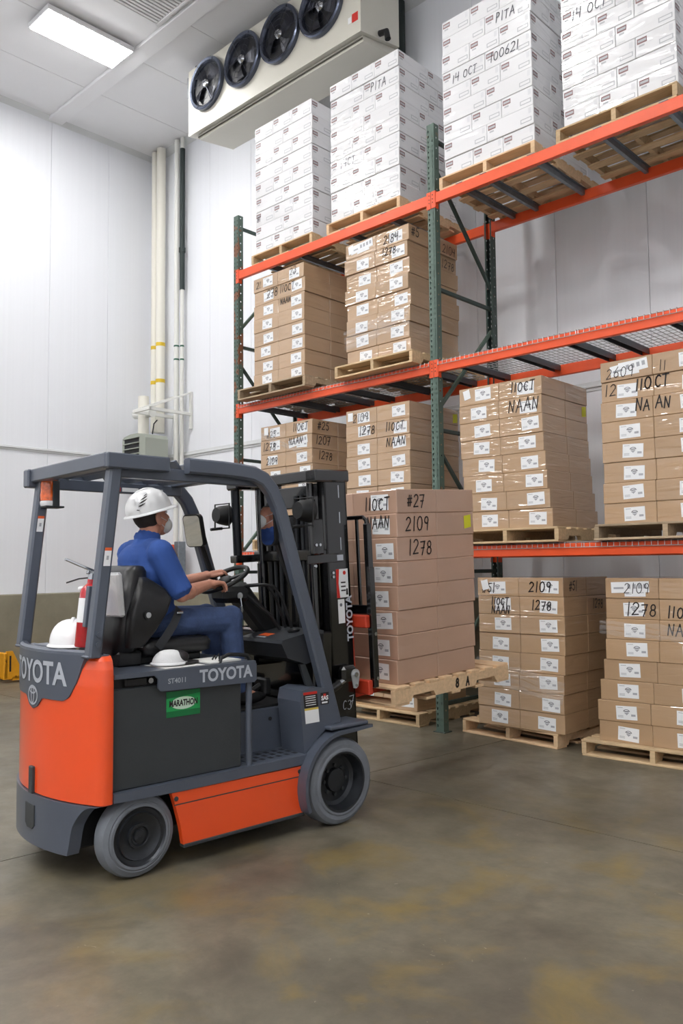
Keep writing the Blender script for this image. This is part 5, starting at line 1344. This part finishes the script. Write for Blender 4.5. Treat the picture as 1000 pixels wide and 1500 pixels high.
vs = [p for r in rows for p in r]; fs = [(i*N2+j, i*N2+(j+1) % N2, (i+1)*N2+(j+1) % N2, (i+1)*N2+j) for i in range(7) for j in range(N2)]+[tuple(range(7*N2, 8*N2))]
m.add(vs, fs); cr = m.build('crown', mat('cap_mesh_white', 'DADBDC', .8, bump=.3, bscale=250), t, ang=60)
m = MB(); m.tube([(.077*math.cos(2*PI*j/N2), .097*math.sin(2*PI*j/N2), .01) for j in range(N2)], .006, 6, True); m.build('band', M_white, cr)
m = MB(); m.ell((0, .055, .038), (.066, .055, .036), 20, 12); m.build('front_panel', M_marker, t)
m = MB(); pts = [(.07*math.cos(R(a)), .06+.115*math.sin(R(a))) for a in range(0, 181, 12)]
m.prism(pts, 'z', .004, .012); m.build('bill', M_marker, t)
t = obj('paper_sheet', None, None, FM @ T(.36, -.90, 1.004)); tag(t, 'white paper sheet lying under the cap on the battery cover', 'paper')
m = MB(); m.box(-.10, .115, -.24, .0, 0, .0012, 0); m.build('sheet', M_paper, t, smooth=False)
t = obj('paper_sheet', None, None, FM @ T(.34, -.76, 1.004) @ RZ(6)); tag(t, 'white paper pad by the knee on the battery cover', 'paper')
m = MB(); m.box(-.08, .12, -.12, .10, 0, .010, .002); m.build('pad', M_paper, t)
t = obj('key_clip', None, None, FM @ T(.42, -.80, 1.0145)); tag(t, 'small black binder clip lying on the paper pad', 'clip')
m = MB(); m.tube([(0, -.02, .006), (.01, -.01, .03), (0, 0, .008), (.01, .015, .034), (0, .025, .006)], .005, 6); m.build('clip_wire', M_blackm, t)
t = thing('document_pouch', 'white booklet in a clear pouch hung on the seat back', 'pouch', FM @ T(.215, -1.295, 1.275) @ RZ(6) @ RX(6))
m = MB(); m.box(-.11, .11, -.028, .0, 0, .215, .004); m.build('booklet', M_paper, t)
m = MB(); m.add([(-.10, -.0286, .015), (.065, -.0286, .015), (.065, -.0286, .14), (-.10, -.0286, .14)], [(0, 1, 2, 3)]); m.build('grey_print', mat('booklet_grey', 'B9BAC6', .6), t, smooth=False)
m = MB(); add_text(m, 'GNB', .045, lambda x, y: (.0+x, -.0290, .175+y), bold=.001); m.build('lettering', M_marker, t, smooth=False)
m = MB(); m.box(-.118, .118, -.036, .002, -.005, .225, .012); m.build('clear_pouch', M_clear, t)

# ------------------------------------------------------------------ pallet jacks by the left wall
def jack(M, label, handle):
    t = thing('pallet_jack', label, 'pallet jack', M)
    for x in (-.19, .19):
        m = MB(); m.prism([(0, .03), (0, .085), (1.05, .085), (1.15, .04), (1.15, .03)], 'x', x-.08, x+.08); m.build('fork', M_jack, t, smooth=False)
        m = MB(); m.cyl((x-.06, .98, .04), (x+.06, .98, .04), .04, n=16); m.build('load_roller', M_rubber, t)
    m = MB(); m.prism([(-.12, .05), (-.08, .42), (.0, .42), (.17, .085), (.17, .05)], 'x', -.27, -.23); m.prism([(-.12, .05), (-.08, .42), (.0, .42), (.17, .085), (.17, .05)], 'x', .23, .27)
    m.box(-.27, .27, -.12, -.06, .05, .40, .01); m.build('head_frame', M_jack, t, smooth=False)
    m = MB(); m.box(-.272, -.2705, -.045, -.02, .15, .36); m.box(.2705, .272, -.045, -.02, .15, .36); m.build('dark_slot_patch', M_blackm, t)  # thin black patches paint dark slots on the solid frame
    m = MB(); m.cyl((0, -.16, .12), (0, -.16, .45), .06, n=18); m.build('pump', M_blackm, t)
    for x in (-.06, .06): m = MB(); m.cyl((x-.03, -.17, .09), (x+.03, -.17, .09), .09, n=24); m.build('steer_wheel', M_blackm, t)
    m = MB(); m.cyl((0, -.17, .42), (0, -.24, 1.02), .022, n=12); m.build('drawbar', M_blackm, t)
    m = MB(); pts = [(-.02, -.238, 1.0), (-.075, -.24, 1.01), (-.09, -.242, 1.04), (-.09, -.25, 1.12), (-.075, -.252, 1.145), (.075, -.252, 1.145), (.09, -.25, 1.12), (.09, -.242, 1.04), (.075, -.24, 1.01), (.02, -.238, 1.0)]
    m.tube(pts, .016, 8); m.tube([(0, -.24, 1.02), (.03, -.25, 1.08)], .008, 6); m.build('handle_loop', M_blackm, t)
    return t
jack(T(-3.62, -1.12, 0) @ RZ(2), 'yellow pallet jack parked with forks along the kerbed wall', True)
jack(T(-3.05, .12, 0) @ RZ(-20), 'pallet jack with a tall black loop handle behind the forklift', True)
